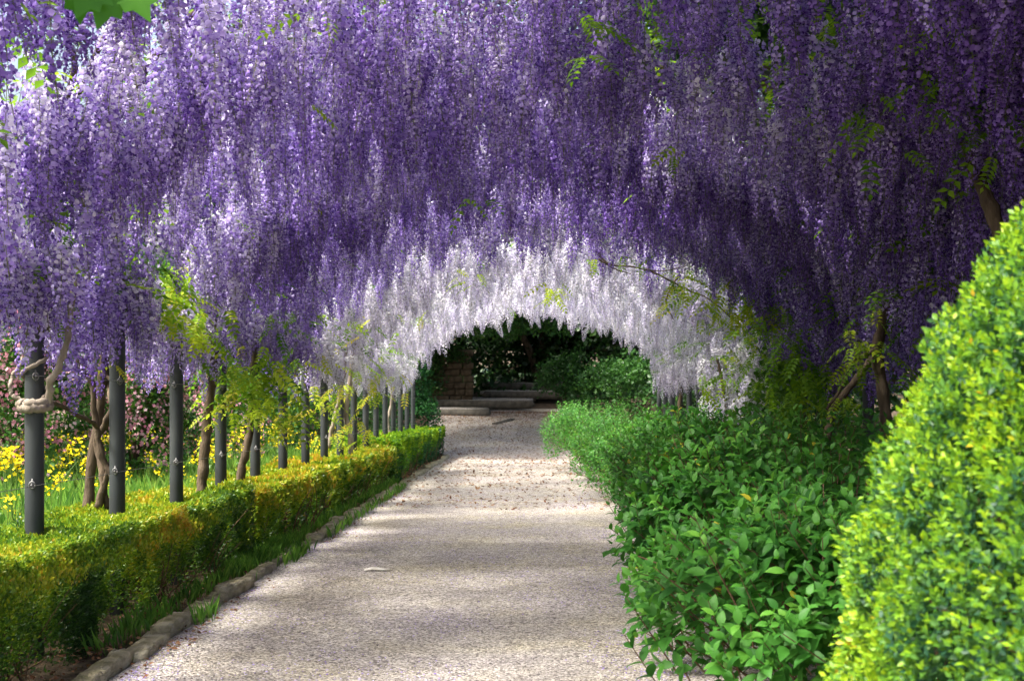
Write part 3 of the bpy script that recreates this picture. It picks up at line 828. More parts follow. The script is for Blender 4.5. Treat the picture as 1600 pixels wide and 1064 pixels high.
tag(obj("fallen_petals", mesh("fallen_petals", V, F, M['banner'], fm, tt)), "fallen lilac wisteria petals lying on the gravel", "petals", kind="stuff")
n = 2600
yy = 6.2 + 22 * rng.random(n) ** 1.4
xx = np.where(rng.random(n) < .8, rng.normal(-2.72, .16, n), rng.normal(-2.34, .06, n))
P = np.stack([xx, yy, G(yy) + np.where(xx < -2.6, .06, .03)], -1)
a_ = rng.uniform(0, 6.28, n)
R = frames(np.stack([np.cos(a_), np.sin(a_), rng.normal(0, .3, n)], -1), np.stack([rng.normal(0, .5, n), rng.normal(0, .5, n), np.ones(n)], -1))
V, F, fm, tt = tile(LEAF4, P, R, rng.uniform(.02, .05, n), rng.random(n))
tag(obj("leaf_litter", mesh("leaf_litter", V, F, M['litter'], fm, tt)), "dry brown leaves gathered along the mossy kerb", "dry leaves", kind="stuff")

# pale scrap lying on the walk
c = at(590, 900, 12.0)
V = np.array([[-.13, -.03, .004], [-.05, -.045, .02], [.03, -.03, .008], [.12, -.035, .018], [-.12, .03, .012], [-.04, .02, .03], [.04, .035, .012], [.13, .02, .006]])
V = np.vstack([V, V - [0, 0, .004]])
F = [(0, 1, 5, 4), (1, 2, 6, 5), (2, 3, 7, 6), (8, 12, 13, 9), (9, 13, 14, 10), (10, 14, 15, 11), (0, 8, 9, 1), (1, 9, 10, 2), (2, 10, 11, 3), (4, 5, 13, 12), (5, 6, 14, 13), (6, 7, 15, 14), (0, 4, 12, 8), (3, 11, 15, 7)]
o = obj("pale_scrap", mesh("pale_scrap", V, F, M['paper']))
o.location = (c[0], c[1], float(path_z(c[:1], c[1:2])[0]) + .006); o.rotation_euler = (0, 0, .1)
tag(o, "thin pale scrap lying alone on the gravel walk", "scrap")

# ------------------------------------------------------------------ clipped hedges beside the walk
def hedge(y0, y1, label, name, mats, tint_bias, brown, hgt=.80, xa=-3.72, xb=-2.72, dens=1.0, seed=1):
    root = empty(name, ((xa + xb) / 2, y0, g(y0)), label, "hedge", "clipped hedges edging the walk")
    org = np.array(root.location)
    ps = []
    for layer in ('top', 'front', 'back', 'end0', 'end1'):
        yy0 = y0
        while yy0 < y1 - 1e-6:
            yy1 = min(y1, yy0 + 1.0); ym = (yy0 + yy1) / 2
            size = np.clip(.0034 * ym, .029, .075)
            if layer == 'top': area = (xb - xa) * (yy1 - yy0); cov = 3.3
            elif layer == 'front': area = hgt * (yy1 - yy0); cov = 3.1
            elif layer == 'back': area = hgt * (yy1 - yy0); cov = 1.2
            else:
                area = hgt * (xb - xa); cov = 3.0
                if not (layer == 'end0' and yy0 == y0 or layer == 'end1' and yy1 == y1): yy0 = yy1; continue
            n = int(area * cov / (.275 * size * size) * dens)
            u, v_ = rng.random(n), rng.random(n)
            yl = yy0 + (yy1 - yy0) * u
            if layer == 'top':
                x = xa + (xb - xa) * v_; z = hgt + 0 * u; nrm = np.tile([0, -.15, 1.0], (n, 1))
            elif layer == 'front':
                v_ = 1 - (1 - v_) ** 1.0
                x = xb + 0 * u; z = hgt * v_; nrm = np.tile([1.0, -.2, .35], (n, 1))
            elif layer == 'back':
                x = xa + 0 * u; z = hgt * v_; nrm = np.tile([-1.0, 0, .35], (n, 1))
            else:
                yl = (yy0 if layer == 'end0' else yy1) + 0 * u; x = xa + (xb - xa) * u; z = hgt * v_; nrm = np.tile([0, -1.0 if layer == 'end0' else 1.0, .35], (n, 1))
            P = np.stack([x, yl, z], -1)
            lump = vnoise(P, 2.3, seed) * .17 + vnoise(P, 7.0, seed + 1) * .10
            depth = np.abs(rng.normal(0, .045, n)) + (.19 - lump)
            if layer == 'front': depth += .20 * np.clip(1 - z / hgt - .15, 0, 1) ** 1.0
            # rounded shoulder
            nn = norm(nrm)
            P = P - nn * depth[:, None] * 1.0
            if layer == 'top': P[:, 2] -= .12 * np.clip((x - (xb - .14)) / .14, 0, 1) ** 2
            keep = np.ones(n, bool)
            if layer == 'front':
                bare = vnoise(P * [1, 1, 1.2], 2.7, seed + 4)
                zz = z / hgt
                keep = rng.random(n) < np.clip(-.12 + 1.35 * zz + (bare - .5) * 2.0, .03, 1)
            P[:, 2] += G(P[:, 1])
            patch = vnoise(P, 1.1, seed + 7); fine = vnoise(P, 6, seed + 9)
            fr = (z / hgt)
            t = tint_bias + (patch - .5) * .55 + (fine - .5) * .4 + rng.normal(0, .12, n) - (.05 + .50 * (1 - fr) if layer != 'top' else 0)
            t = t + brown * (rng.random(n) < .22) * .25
            shoot = nn + rng.normal(0, .55, (n, 3)); shoot[:, 2] += .35
            R = frames(shoot, nn + rng.normal(0, .8, (n, 3)))
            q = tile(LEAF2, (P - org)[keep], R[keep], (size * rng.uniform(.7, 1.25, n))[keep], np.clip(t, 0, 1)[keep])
            ps.append(q)
            yy0 = yy1
    V, F, fm, tt = join(ps)
    o = obj("foliage", mesh("foliage", V, F, mats, fm, tt), root); o["kind"] = "stuff"
    # woody stems and twigs inside
    tw = []
    nst = int((y1 - y0) * 9)
    for k_ in range(nst):
        yb = rng.uniform(y0 + .1, y1 - .1); xb_ = rng.uniform(xa + .25, xb - .12)
        b0 = np.array([xb_, yb, G(yb) - .03])
        for j in range(3):
            e = b0 + np.array([rng.normal(.05, .14), rng.normal(0, .22), rng.uniform(.35, .70)])
            mid = (b0 + e) / 2 + rng.normal(0, .05, 3)
            tw.append(wtint(tube(smooth_path([b0, mid, e], 6), np.linspace(.007, .002, 6) * (1 if ym < 16 else 1.5), 4, False)))
    V, F, fm, tt = join(tw)
    obj("stems", mesh("stems", V - org, F, M['twig'], fm), root)["kind"] = "stuff"
    core = [(xa + .28, hgt - .26), (xb - .34, hgt - .26), (xb - .42, .02), (xa + .28, .02)]
    return root
hedge(5.2, 12.6, "low clipped box hedge with yellow and rusty shoots in front of the nearest posts", "box_hedge", M['box'], .55, .5, .80, seed=3)
hedge(12.75, 25.5, "low clipped golden brown hedge along the middle of the walk, behind the grass tuft", "box_hedge", M['box'], .66, .6, .76, seed=13, xb=-2.68)
hedge(25.6, 38.3, "far end of the low hedge, fresh bright green and closest to the steps", "box_hedge", M['boxt'], .46, .1, .92, seed=23, xb=-2.62)

# grass tufts by the kerb
def grass_patch(name, label, P, h, w, root_mat, tint=(.4, .2)):
    n = len(P)
    a_ = rng.uniform(0, 6.28, n)
    R = rz(a_)
    S = np.stack([w * np.ones(n), h * rng.uniform(.5, 1.2, n) * .8, h * rng.uniform(.6, 1.2, n)], -1)
    V, F, fm, tt = tile(BLADE, P, R, S, np.clip(rng.normal(tint[0], tint[1], n), 0, 1))
    return tag(obj(name, mesh(name, V, F, root_mat, fm, tt)), label, "grass", kind="stuff")
n = 5200
yy = np.concatenate([rng.normal(13.0, .55, 2600), rng.uniform(8, 26, 1400), rng.normal(13.0, .35, 120), rng.normal(9.3, .15, 40), rng.uniform(15, 24, 240)])
xx = np.concatenate([rng.normal(-2.70, .08, 2600), rng.normal(-2.72, .06, 1400), rng.normal(-2.37, .03, 400)])
grass_patch("kerb_grass", "green grass sprouting along the kerb below the hedge", np.stack([xx, yy, G(yy) + .01], -1), .17, .13, M['grass'], (.35, .2))

# ------------------------------------------------------------------ generic leafy plants
def lumpy(center, rad, n, seed, lump=.25, shell=.35, upper=True, lumpscale=1.6):
    """points through the outer shell of an uneven ellipsoid, with outward directions"""
    d = dirs(n)
    if upper: d[:, 2] = np.where(d[:, 2] < -.35, -d[:, 2], d[:, 2])
    rr = 1 + lump * (vnoise(d * 1.0 + np.array(center), lumpscale, seed) - .5) * 2 + lump * .5 * (vnoise(d, lumpscale * 2.6, seed + 1) - .5) * 2
    dep = 1 - shell * rng.random(n) ** 1.6
    P = np.array(center) + d * np.array(rad) * (rr * dep)[:, None]
    return P, norm(d / np.array(rad)), dep

def bush(name, label, cat, lobes, n, size, mat, tint=(.5, .2), trunk_r=.05, group=None, lump=.28, shell=.4, proto=None, clump=True, seed=0, trunk=True, flat=.0, kids=0, extra=None):
    """lobes: (x, y, z above the ground, rx, ry, rz)"""
    c0 = lobes[0]
    root = empty(name, (c0[0], c0[1], g(c0[1])), label, cat, group)
    org = np.array(root.location)
    vol = np.array([l[3] * l[4] + l[3] * l[5] + l[4] * l[5] for l in lobes]); vol = vol / vol.sum()
    ps = []
    for li, l in enumerate(lobes):
        m_ = int(n * vol[li]); c = np.array([l[0], l[1], l[2] + G(l[1])])
        nc = max(1, m_ // 9)
        C, N, dep = lumpy(c, l[3:6], nc, seed + li * 5, lump, shell)
        k_ = np.repeat(np.arange(nc), 9)
        P = C[k_] + rng.normal(0, size * .9, (len(k_), 3)); nn = N[k_]
        P[:, 2] = np.maximum(P[:, 2], G(P[:, 1]) + .03)
        f = nn * .8 + rng.normal(0, .7, nn.shape); f[:, 2] -= flat
        R = frames(f, nn + np.array([0, 0, .6]) + rng.normal(0, .45, nn.shape))
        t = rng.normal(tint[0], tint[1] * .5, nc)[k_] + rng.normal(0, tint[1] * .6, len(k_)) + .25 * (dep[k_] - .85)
        ps.append(tile(proto or LEAF2W, P - org, R, size * rng.uniform(.65, 1.25, len(k_)), np.clip(t, 0, 1)))
    V, F, fm, tt = join(ps)
    o = obj("foliage", mesh("foliage", V, F, mat, fm, tt), root); o["kind"] = "stuff"
    if trunk:
        tw = []
        base = org + np.array([0, 0, -.1])
        for li, l in enumerate(lobes):
            top = np.array([l[0], l[1], l[2] + G(l[1])])
            tw.append(wtint(tube(smooth_path([base, base + (top - base) * [.3, .3, .55], top], 9) - org, np.linspace(trunk_r, trunk_r * .5, 9), 7)))
            for j in range(5):
                e = top + dirs(1)[0] * np.array(l[3:6]) * .8; e[2] = max(e[2], top[2] - .2 * l[5])
                tw.append(wtint(tube(smooth_path([top * .6 + base * .4, (top + e) / 2 + [0, 0, .1], e], 7) - org, np.linspace(trunk_r * .5, trunk_r * .12, 7), 5, False)))
        V, F, fm, tt = join(tw)
        obj("trunk", mesh("trunk", V, F, M['bark'], fm, smooth=True), root)
    return root

# ------------------------------------------------------------------ broad-leaved shrubs across the walk
SHR = [  # y, left edge, centre x, ry, height, label
    (6.2, .46, 1.9, 1.2, 1.30, "broad-leaved dark green shrub in the lowest corner between the gravel and topiary"),
    (8.2, .48, 1.85, 1.3, 1.50, "big dark green shrub with a low twig reaching over the gravel, left of the topiary"),
    (10.2, .66, 2.1, 1.25, 1.58, "dark broad-leaved shrub standing just below the hanging purple clusters and crooked trunk"),
    (12.4, .82, 2.1, 1.3, 1.56, "broad-leaved green shrub under the yellowish climbing leaves"),
    (15.0, .90, 2.15, 1.45, 1.52, "green shrub by the bright stretch of gravel, halfway along the walk"),
    (18.0, .88, 2.1, 1.7, 1.48, "light green shrub below the cascading white clusters"),
    (21.5, .76, 2.0, 2.0, 1.40, "sunlit pale green shrub beyond the white cascade"),
    (25.6, .64, 1.8, 2.1, 1.50, "pale green bushy shrub leaning over the far part of the walk"),
    (30.2, .28, 1.5, 2.3, 1.75, "farthest rounded green shrub narrowing the walk before the steps"),
]
SH_P, SH_R, SH_S, SH_T, SH_I, SH_N = [], [], [], [], [], []
shrub_roots = []
for si, (y, xl, xc, ry, h, label) in enumerate(SHR):
    root = empty("leafy_shrub", (xc, y, g(y)), label, "shrub", "leafy shrubs along the walk")
    shrub_roots.append(root)
    org = np.array(root.location)
    rx = xc - xl
    near = si < 5
    nsh = 640 if near else 680
    lsz = .108 if near else (.095 if si < 7 else .085)
    d = dirs(nsh); d[:, 2] = np.where(d[:, 2] < -.1, -d[:, 2], d[:, 2])
    d[:, 0] = np.where((d[:, 0] > .2) & (rng.random(nsh) < .5), -d[:, 0], d[:, 0])
    d = norm(d)
    zc = .62 * h * .62
    # boxy ellipsoid
    e = np.sign(d) * np.abs(d) ** .72
    rr = 1 + .18 * (vnoise(d + y, 2.2, 60 + si) - .5) * 2
    tips = np.array([xc, y, zc]) + e * np.array([rx, ry, h - zc]) * rr[:, None] * (1 - .38 * rng.random(nsh) ** 2)[:, None]
    tips[:, 2] = np.maximum(tips[:, 2], .06)
    tips[:, 2] += G(tips[:, 1])
    inside = np.array([xc, y, zc * .4 + G(y)])
    sd = norm(norm(tips - inside) + np.array([0, 0, .45]) + rng.normal(0, .28, (nsh, 3)))
    st = []
    for k_ in range(nsh):
        L = rng.uniform(.22, .42)
        base = tips[k_] - sd[k_] * L
        if k_ % 2 == 0: st.append(wtint(tube(np.array([base - sd[k_] * .15, base, tips[k_]]) - org, [.0045, .004, .002], 4, False), .2))
        side = norm(np.cross(sd[k_], rng.normal(size=3)))
        tb = rng.normal(.42, .14)
        for j in range(5):
            u = j / 4.0
            pt = base + sd[k_] * L * (.15 + .85 * u)
            side = np.cross(sd[k_], side)
            sz = lsz * (1.0 - .48 * u ** 1.5) * rng.uniform(.8, 1.2)
            for s in (-1, 1):
                f = side * s * 1.0 + sd[k_] * (.35 + .55 * u) + rng.normal(0, .18, 3); f[2] -= .28 * (1 - u)
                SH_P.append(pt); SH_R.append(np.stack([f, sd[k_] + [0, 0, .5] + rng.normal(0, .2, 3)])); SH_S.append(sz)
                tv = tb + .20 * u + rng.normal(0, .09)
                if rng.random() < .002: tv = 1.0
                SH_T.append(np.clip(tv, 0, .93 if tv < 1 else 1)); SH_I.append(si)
    for j in range(16):          # main stems
        e2 = tips[rng.integers(0, nsh)]
        b0 = np.array([xc + rng.normal(0, .25), y + rng.normal(0, .3), g(y) - .05])
        st.append(wtint(tube(smooth_path([b0, (b0 + e2) / 2 + [0, 0, .12], e2], 8) - org, np.linspace(.014, .004, 8), 5, False), .1))
    V, F, fm, tt = join(st)
    obj("stems", mesh("stems", V, F, M['twig'], fm), root)["kind"] = "stuff"
# the low twig that reaches over the gravel
for c in ([(1080, 930, 7.9), (1020, 960, 7.8), (985, 985, 7.8)], [(1030, 820, 10.4), (985, 850, 10.2), (948, 862, 10.2)]):
    Pp = smooth_path([at(*q_) for q_ in c], 12)
    si = 1 if c[0][1] > 905 else 2
    V, F, fm = tube(Pp - np.array(shrub_roots[si].location), np.linspace(.006, .002, len(Pp)), 5, False)
    obj("twig", mesh("twig", V, F, M['twig']), shrub_roots[si])
    for k_ in range(3, len(Pp)):
        dirv = norm(Pp[k_] - Pp[k_ - 1])
        for s in (-1, 1):
            SH_P.append(Pp[k_]); SH_R.append(np.stack([np.cross(dirv, [0, 0, 1]) * s + dirv * .7 + [0, 0, -.15] + rng.normal(0, .2, 3), np.array([0, -.3, 1]) + rng.normal(0, .2, 3)]))
            SH_S.append(rng.uniform(.06, .10)); SH_T.append(np.clip(rng.normal(.5, .12), 0, .9)); SH_I.append(si)
SH_P = np.array(SH_P); SH_R = np.array(SH_R); SH_S = np.array(SH_S); SH_T = np.array(SH_T); SH_I = np.array(SH_I)
SH_R = frames(SH_R[:, 0], SH_R[:, 1])
GPX_save = GPX
cells = visible_cells(SH_P, SH_P + SH_R[:, :, 1] * SH_S[:, None], SH_S * .22)
broad_me = {}
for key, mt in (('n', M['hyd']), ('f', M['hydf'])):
    broad_me[key] = mesh("leaf", BROAD[0], BROAD[1], mt, BROAD[2], smooth=True)
for si, root in enumerate(shrub_roots):
    org = np.array(root.location)
    idx = np.where(SH_I == si)[0]
    far = si >= 5
    best = np.array([], int)
    if si < 5:
        best = idx[np.argsort(-(cells[idx] + SH_S[idx]))][:300]; best = best[cells[best] > 0]
    for i in best:
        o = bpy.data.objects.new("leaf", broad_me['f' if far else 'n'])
        o["tint"] = float(SH_T[i]); put(o, root)
        o.matrix_local = Matrix(np.vstack([np.hstack([SH_R[i] * SH_S[i], (SH_P[i] - org)[:, None]]), [0, 0, 0, 1]]).tolist())
    rest = np.setdiff1d(idx, best)
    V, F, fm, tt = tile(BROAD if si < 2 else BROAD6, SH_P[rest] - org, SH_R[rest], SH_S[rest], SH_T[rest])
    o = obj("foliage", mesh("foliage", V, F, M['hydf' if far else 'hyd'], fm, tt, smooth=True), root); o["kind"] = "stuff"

# ------------------------------------------------------------------ the clipped topiary close to the camera
TX, TY = 1.83, 3.25
top = empty("clipped_topiary", (TX, TY, g(TY)), "large clipped egg-shaped box topiary with yellow-green new leaves, close by", "topiary")
org = np.array(top.location)
def trad(z):
    return 1.05 * np.clip(1 - np.clip((z - .8) / 1.63, 0, 1) ** 1.7, 0, 1) ** .56 * np.interp(z, [0, .4, .8], [.86, .96, 1.0])
n = 14500
z = rng.uniform(.05, 2.42, n * 2); z = z[rng.random(n * 2) < np.clip(trad(z) * .9 + .12, 0, 1)]
n = len(z); a_ = rng.uniform(0, 2 * math.pi, n)
nrm = np.stack([np.cos(a_), np.sin(a_), np.clip((z - .8) * .9, -.1, 2)], -1); nrm = norm(nrm)
lum = vnoise(np.stack([np.cos(a_), np.sin(a_), z * 1.2], -1), 4.2, 77) * .09 + vnoise(np.stack([np.cos(a_), np.sin(a_), z], -1), 9.0, 78) * .08
rr = trad(z) - .095 + lum - np.abs(rng.normal(0, .03, n))
C = np.stack([TX + rr * np.cos(a_), TY + rr * np.sin(a_), z + g(TY)], -1)
shoot = norm(nrm + rng.normal(0, .35, (n, 3)) + np.array([0, 0, .3]))
tipt = .47 + (vnoise(C, 5.0, 79) - .5) * .5 + rng.normal(0, .10, n)
# each shoot: a little rosette of pairs
PP, FF_, NN, SS, TT = [], [], [], [], []
for j in range(6):
    u = j / 5.0
    side = norm(np.cross(shoot, np.stack([np.sin(j * 2.4 + a_ * 9), np.cos(j * 2.4 + a_ * 9), .3 + 0 * a_], -1)))
    PP.append(C - shoot * (.05 * (1 - u))[..., None] if False else C - shoot * (.055 * (1 - u)))
    FF_.append(side * (1.0 - .45 * u) + shoot * (.45 + .7 * u)); NN.append(shoot + rng.normal(0, .25, (n, 3)))
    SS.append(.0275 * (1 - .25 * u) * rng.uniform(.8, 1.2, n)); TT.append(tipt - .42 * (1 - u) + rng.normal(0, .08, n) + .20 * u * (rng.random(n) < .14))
PP = np.concatenate(PP); RRt = frames(np.concatenate(FF_), np.concatenate(NN)); SS = np.concatenate(SS); TT = np.clip(np.concatenate(TT), 0, 1)
SZ = np.stack([SS * 1.05, SS, SS], -1)
facing = (PP[:, 1] < TY)
cells = visible_cells(PP, PP + RRt[:, :, 1] * SS[:, None], SS * .3)
topi_leaf = mesh("leaf", LEAF4[0], LEAF4[1], M['boxt'], LEAF4[2], smooth=True)
best = np.argsort(-(cells + SS))[:300]
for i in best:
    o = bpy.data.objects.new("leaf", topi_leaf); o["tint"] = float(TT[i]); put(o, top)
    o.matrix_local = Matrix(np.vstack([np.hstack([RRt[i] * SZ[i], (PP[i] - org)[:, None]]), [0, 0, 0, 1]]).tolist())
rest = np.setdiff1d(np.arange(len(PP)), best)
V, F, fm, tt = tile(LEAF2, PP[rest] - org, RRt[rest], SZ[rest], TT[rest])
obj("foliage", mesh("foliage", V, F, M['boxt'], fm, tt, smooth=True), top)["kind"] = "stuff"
# older leaves further in
m_ = 9000
z = rng.uniform(.1, 2.1, m_); a_ = rng.uniform(0, 6.28, m_); rr = np.maximum(trad(z) - rng.uniform(.10, .22, m_), .02)
P = np.stack([rr * np.cos(a_), rr * np.sin(a_), z], -1)
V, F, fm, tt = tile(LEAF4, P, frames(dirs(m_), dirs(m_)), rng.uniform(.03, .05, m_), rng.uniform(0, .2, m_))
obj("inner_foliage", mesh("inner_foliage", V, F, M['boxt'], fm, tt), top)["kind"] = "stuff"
tw = [wtint(tube(np.array([[0, 0, -.1], [.02, 0, .5], [0, .02, 1.0], [0, 0, 1.7]]), [.07, .06, .04, .02], 8))]
for j in range(40):
    zz = rng.uniform(.3, 1.6); q = rng.uniform(0, 6.28); r_ = float(trad(np.array([zz + .2]))[0]) - .15
    tw.append(wtint(tube(np.array([[0, 0, zz - .2], [r_ * .5 * math.cos(q), r_ * .5 * math.sin(q), zz], [r_ * math.cos(q), r_ * math.sin(q), zz + .2]]), [.02, .012, .006], 5, False)))
V, F, fm, tt = join(tw)
obj("trunk", mesh("trunk", V, F, M['twig'], fm, smooth=True), top)

# ------------------------------------------------------------------ the meadow strip: grass, yellow flowers, pink flowering shrubs
n = 60000
yy = 5 + 30 * rng.random(n) ** 1.25; xx = -3.6 - 7.5 * rng.random(n) ** 1.1
grass_patch("meadow_grass", "tall fresh grass growing between the hedge and pink shrubs", np.stack([xx, yy, G(yy)], -1), .68, .34, M['grass'], (.5, .25))
ydef = []
for s in range(4):
    r = np.random.default_rng(300 + s)
    H = 1.0
    tw = []
    heads = []
    for b_ in range(4):
        e = np.array([r.normal(0, .10), r.normal(0, .10), H * r.uniform(.82, 1.05)])
        b0 = np.array([0, 0, H * (.0 if b_ == 0 else r.uniform(.3, .6))])
        if b_: b0[:2] = e[:2] * .2
        tw.append(wtint(tube(smooth_path([b0, (b0 + e) / 2 + [0.01, 0, 0], e], 6), [.004, .004, .0035, .003, .003, .002][:len(smooth_path([b0, (b0 + e) / 2, e], 6))], 4, False), .5))
        heads.append(e)
    Pl = np.stack([r.normal(0, .02, 16), r.normal(0, .02, 16), r.uniform(.05, .75, 16)], -1)
    q = tile(LEAF4, Pl, frames(np.stack([r.normal(0, 1, 16), r.normal(0, 1, 16), r.uniform(.2, .9, 16)], -1), np.tile([0, 0, 1.0], (16, 1)) + r.normal(0, .3, (16, 3))), r.uniform(.05, .11, 16), r.uniform(.3, .9, 16))
    tw.append(q)
    V, F, fm, tt = join(tw)
    stem = mesh("stem", V, F, M['stemg'], fm, tt)
    hm = []
    for e in heads[:3]:
        P = e + r.normal(0, .038, (9, 3)) * [1, 1, .7]
        q = tile(FLOWER5, P, frames(dirs(9), np.tile([0, -.5, 1.0], (9, 1)) + r.normal(0, .5, (9, 3))), r.uniform(.013, .022, 9), r.random(9))
        hm.append(mesh("flower_head", q[0], q[1], M['yellowp'], q[2], q[3]))
    ydef.append((stem, hm))
for k_ in range(285):
    yv = 8 + 18 * rng.random() ** 1.1; xv = -3.8 - 5.2 * rng.random()
    if xv > -3.75: continue
    o = empty("yellow_wildflower", (xv, yv, g(yv)), "tall yellow wildflower standing in the grass behind the hedge", "flower", "yellow wildflowers in the meadow strip")
    s = rng.uniform(.72, 1.22); o.scale = (s, s, s); o.rotation_euler = (rng.normal(0, .06), rng.normal(0, .06), rng.uniform(0, 6.28))
    st, hd = ydef[k_ % 4]
    obj("stem", st, o)
    for h_ in hd: obj("flower_head", h_, o)["kind"] = "stuff"

def rose_bush(lobes, label, n, nf, seed):
    root = bush("flowering_shrub", label, "shrub", lobes, n, .075, M['mid'], (.45, .3), .05, "pink flowering shrubs behind the meadow strip", seed=seed, lump=.3)
    org = np.array(root.location); ps = []
    for li, l in enumerate(lobes):
        m_ = nf // len(lobes); c = np.array([l[0], l[1], l[2] + G(l[1])])
        nc = m_ // 8
        C, N, dep = lumpy(c, np.array(l[3:6]) * 1.02, nc, seed + li * 5, .3, .10)
        k_ = np.repeat(np.arange(nc), 8)
        P = C[k_] + rng.normal(0, .075, (len(k_), 3))
        R = frames(np.cross(N[k_], dirs(len(k_))), N[k_] + rng.normal(0, .5, (len(k_), 3)))
        ps.append(tile(FLOWER5, P - org, R, rng.uniform(.020, .034, len(k_)), np.clip(rng.normal(.55, .22, nc)[k_] + rng.normal(0, .1, len(k_)), 0, 1)))
    V, F, fm, tt = join(ps)
    obj("blossoms", mesh("blossoms", V, F, M['pinkp'], fm, tt), root)["kind"] = "stuff"
rose_bush([(-6.6, 16.5, 1.2, 1.0, 1.0, 1.25), (-6.2, 16.2, 2.2, .8, .8, .8)], "pink flowering shrub seen between the first and second posts", 8500, 3800, 401)
rose_bush([(-5.6, 18.0, 1.1, .9, 1.0, 1.1), (-5.4, 18.2, 2.0, .8, .8, .7)], "pink flowering shrub seen between the second and third posts", 8000, 4000, 411)
rose_bush([(-8.3, 18.0, 1.4, 1.1, 1.0, 1.3)], "pink flowering shrub farthest from the walk, at the picture edge", 6500, 2400, 421)
rose_bush([(-5.9, 22.5, 1.1, 1.0, 1.0, 1.2)], "pale pink flowering shrub glimpsed behind the third and fourth posts", 5000, 1800, 431)

# ------------------------------------------------------------------ background trees and shrubs
bush("laurel_shrub", "dark green rounded shrub at the picture edge behind the yellow flowers", "shrub", [(-7.6, 14.6, 1.0, .7, .7, .9)], 3500, .09, M['dark'], (.6, .3), group="evergreens around the garden", seed=501)
bush("laurel_shrub", "green shrub behind the fifth post, beyond the yellow flowers", "shrub", [(-5.6, 27, 1.0, 1.3, 1.2, 1.2)], 4200, .10, M['mid'], (.35, .3), group="evergreens around the garden", seed=511)
bush("laurel_shrub", "dark shrub behind the crowded far posts of the pergola", "shrub", [(-5.2, 33, 1.1, 1.3, 1.6, 1.5), (-4.8, 36, 1.3, 1.0, 1.2, 1.5)], 5200, .10, M['dark'], (.6, .3), group="evergreens around the garden", seed=521)
bush("conifer", "dense dark green conical evergreen at the far end of the low hedge", "conifer", [(-3.75, 38.6, .9, .95, 1.0, 1.1), (-3.85, 38.8, 2.0, .8, .85, 1.2), (-3.95, 38.8, 3.0, .5, .55, 1.0)], 9000, .10, M['conif'], (.55, .3), seed=531, lump=.12, shell=.3)
for k_, (x, y, s, lab) in enumerate([(-11.3, 23, 1.0, "broad dark tree behind the pink shrubs at the picture edge"), (-8.9, 30.0, 1.0, "spreading green tree behind the pink shrubs, seen past the second post"),
                                     (-9.3, 38, 1.1, "green tree behind the far posts of the pergola")]):
    bush("garden_tree", lab, "tree", [(x, y, 2.0, 2.4 * s, 2.4 * s, 1.9), (x + .5, y + .5, 3.8, 2.3 * s, 2.3 * s, 1.5), (x - 1.2, y - .5, 1.2, 1.6, 1.6, 1.3)], 9000, .17, M['mid'], (.3, .3), .16, "trees around the garden", seed=601 + k_ * 10)
for k_, (x, y, lab) in enumerate([(6.2, 8, "dark evergreen mass outside the pergola beside the topiary"), (6.0, 14, "dark evergreen outside the pergola behind the crooked trunk"), (5.4, 20, "dark evergreen outside the pergola behind the yellowish climbing leaves"), (5.2, 27, "dark evergreen outside the pergola behind the white cascade"), (5.0, 35, "dark evergreen outside the last posts of the pergola")]):
    bush("laurel_tree", lab, "tree", [(x, y, 1.4, 1.5, 3.3, 1.9), (x + .4, y, 3.3, 1.4, 3.0, 1.5)], 7500, .16, M['dark'], (.5, .3), .12, "evergreens outside the pergola", seed=701 + k_ * 10)
bush("added_shading_tree", "dark leafy tree added over the top corner of the pergola to shade the clusters", "tree", [(6.6, 8.5, 6.3, 2.6, 3.0, 1.6), (2.9, 8.0, 6.4, 2.6, 2.8, 1.3), (.2, 7.4, 6.5, 2.0, 2.4, 1.0), (3.4, 12.0, 6.3, 2.4, 2.2, 1.1), (.8, 5.4, 6.4, 2.2, 1.6, .9), (2.6, 15.2, 5.6, 2.3, 2.4, 1.2)], 36000, .20, M['dark'], (.6, .3), .16, seed=781, shell=.6)  # added crown that keeps the sun off the top corner clusters
bush("climbing_shrub", "yellow-green bushy growth inside the pergola between white and purple clusters", "shrub", [(3.35, 15.6, 1.5, .5, 1.1, .9), (3.45, 17.2, 1.9, .45, .8, 1.0)], 3400, .085, M['mid'], (.65, .3), .03, seed=761)
bush("shade_tree", "big dark tree, its unseen crown added to shade the far end of the walk", "tree", [(-6.8, 41, 6.6, 3.6, 4.5, 1.9), (-2.6, 42, 7.0, 3.2, 5.0, 1.8), (-4.0, 47, 7.0, 3.8, 4.0, 2.0), (1.0, 47, 6.6, 3.0, 4.0, 1.7), (-4.6, 36.8, 7.3, 1.7, 2.6, 1.3)], 20000, .30, M['dark'], (.4, .3), .25, "dark trees beyond the steps", seed=795, shell=.6)  # crown out of view, its lobes placed to shade the far path
bush("wood_edge_shrub", "tall dark shrub filling the shade above the top step", "shrub", [(-.3, 61.5, 1.6, 2.6, 1.6, 2.2), (3.0, 60, 2.0, 2.6, 1.8, 2.6)], 14000, .28, M['dark'], (.3, .3), .08, "shrubs at the end of the walk", seed=891)
bush("wood_edge_shrub", "dark shrub growing behind the brown stone wall", "shrub", [(-5.5, 58.5, 2.0, 3.0, 1.6, 3.0), (-9.5, 56, 2.0, 3.0, 2.0, 3.0)], 12000, .26, M['dark'], (.3, .3), .08, "shrubs at the end of the walk", seed=896)
bush("wood_edge_shrub", "dark thicket beyond the farthest shrub and last posts", "shrub", [(5.5, 50, 1.8, 2.4, 2.6, 2.4), (9.5, 48, 2.0, 3.0, 3.0, 3.0)], 8000, .24, M['dark'], (.3, .3), .08, "shrubs at the end of the walk", seed=899)
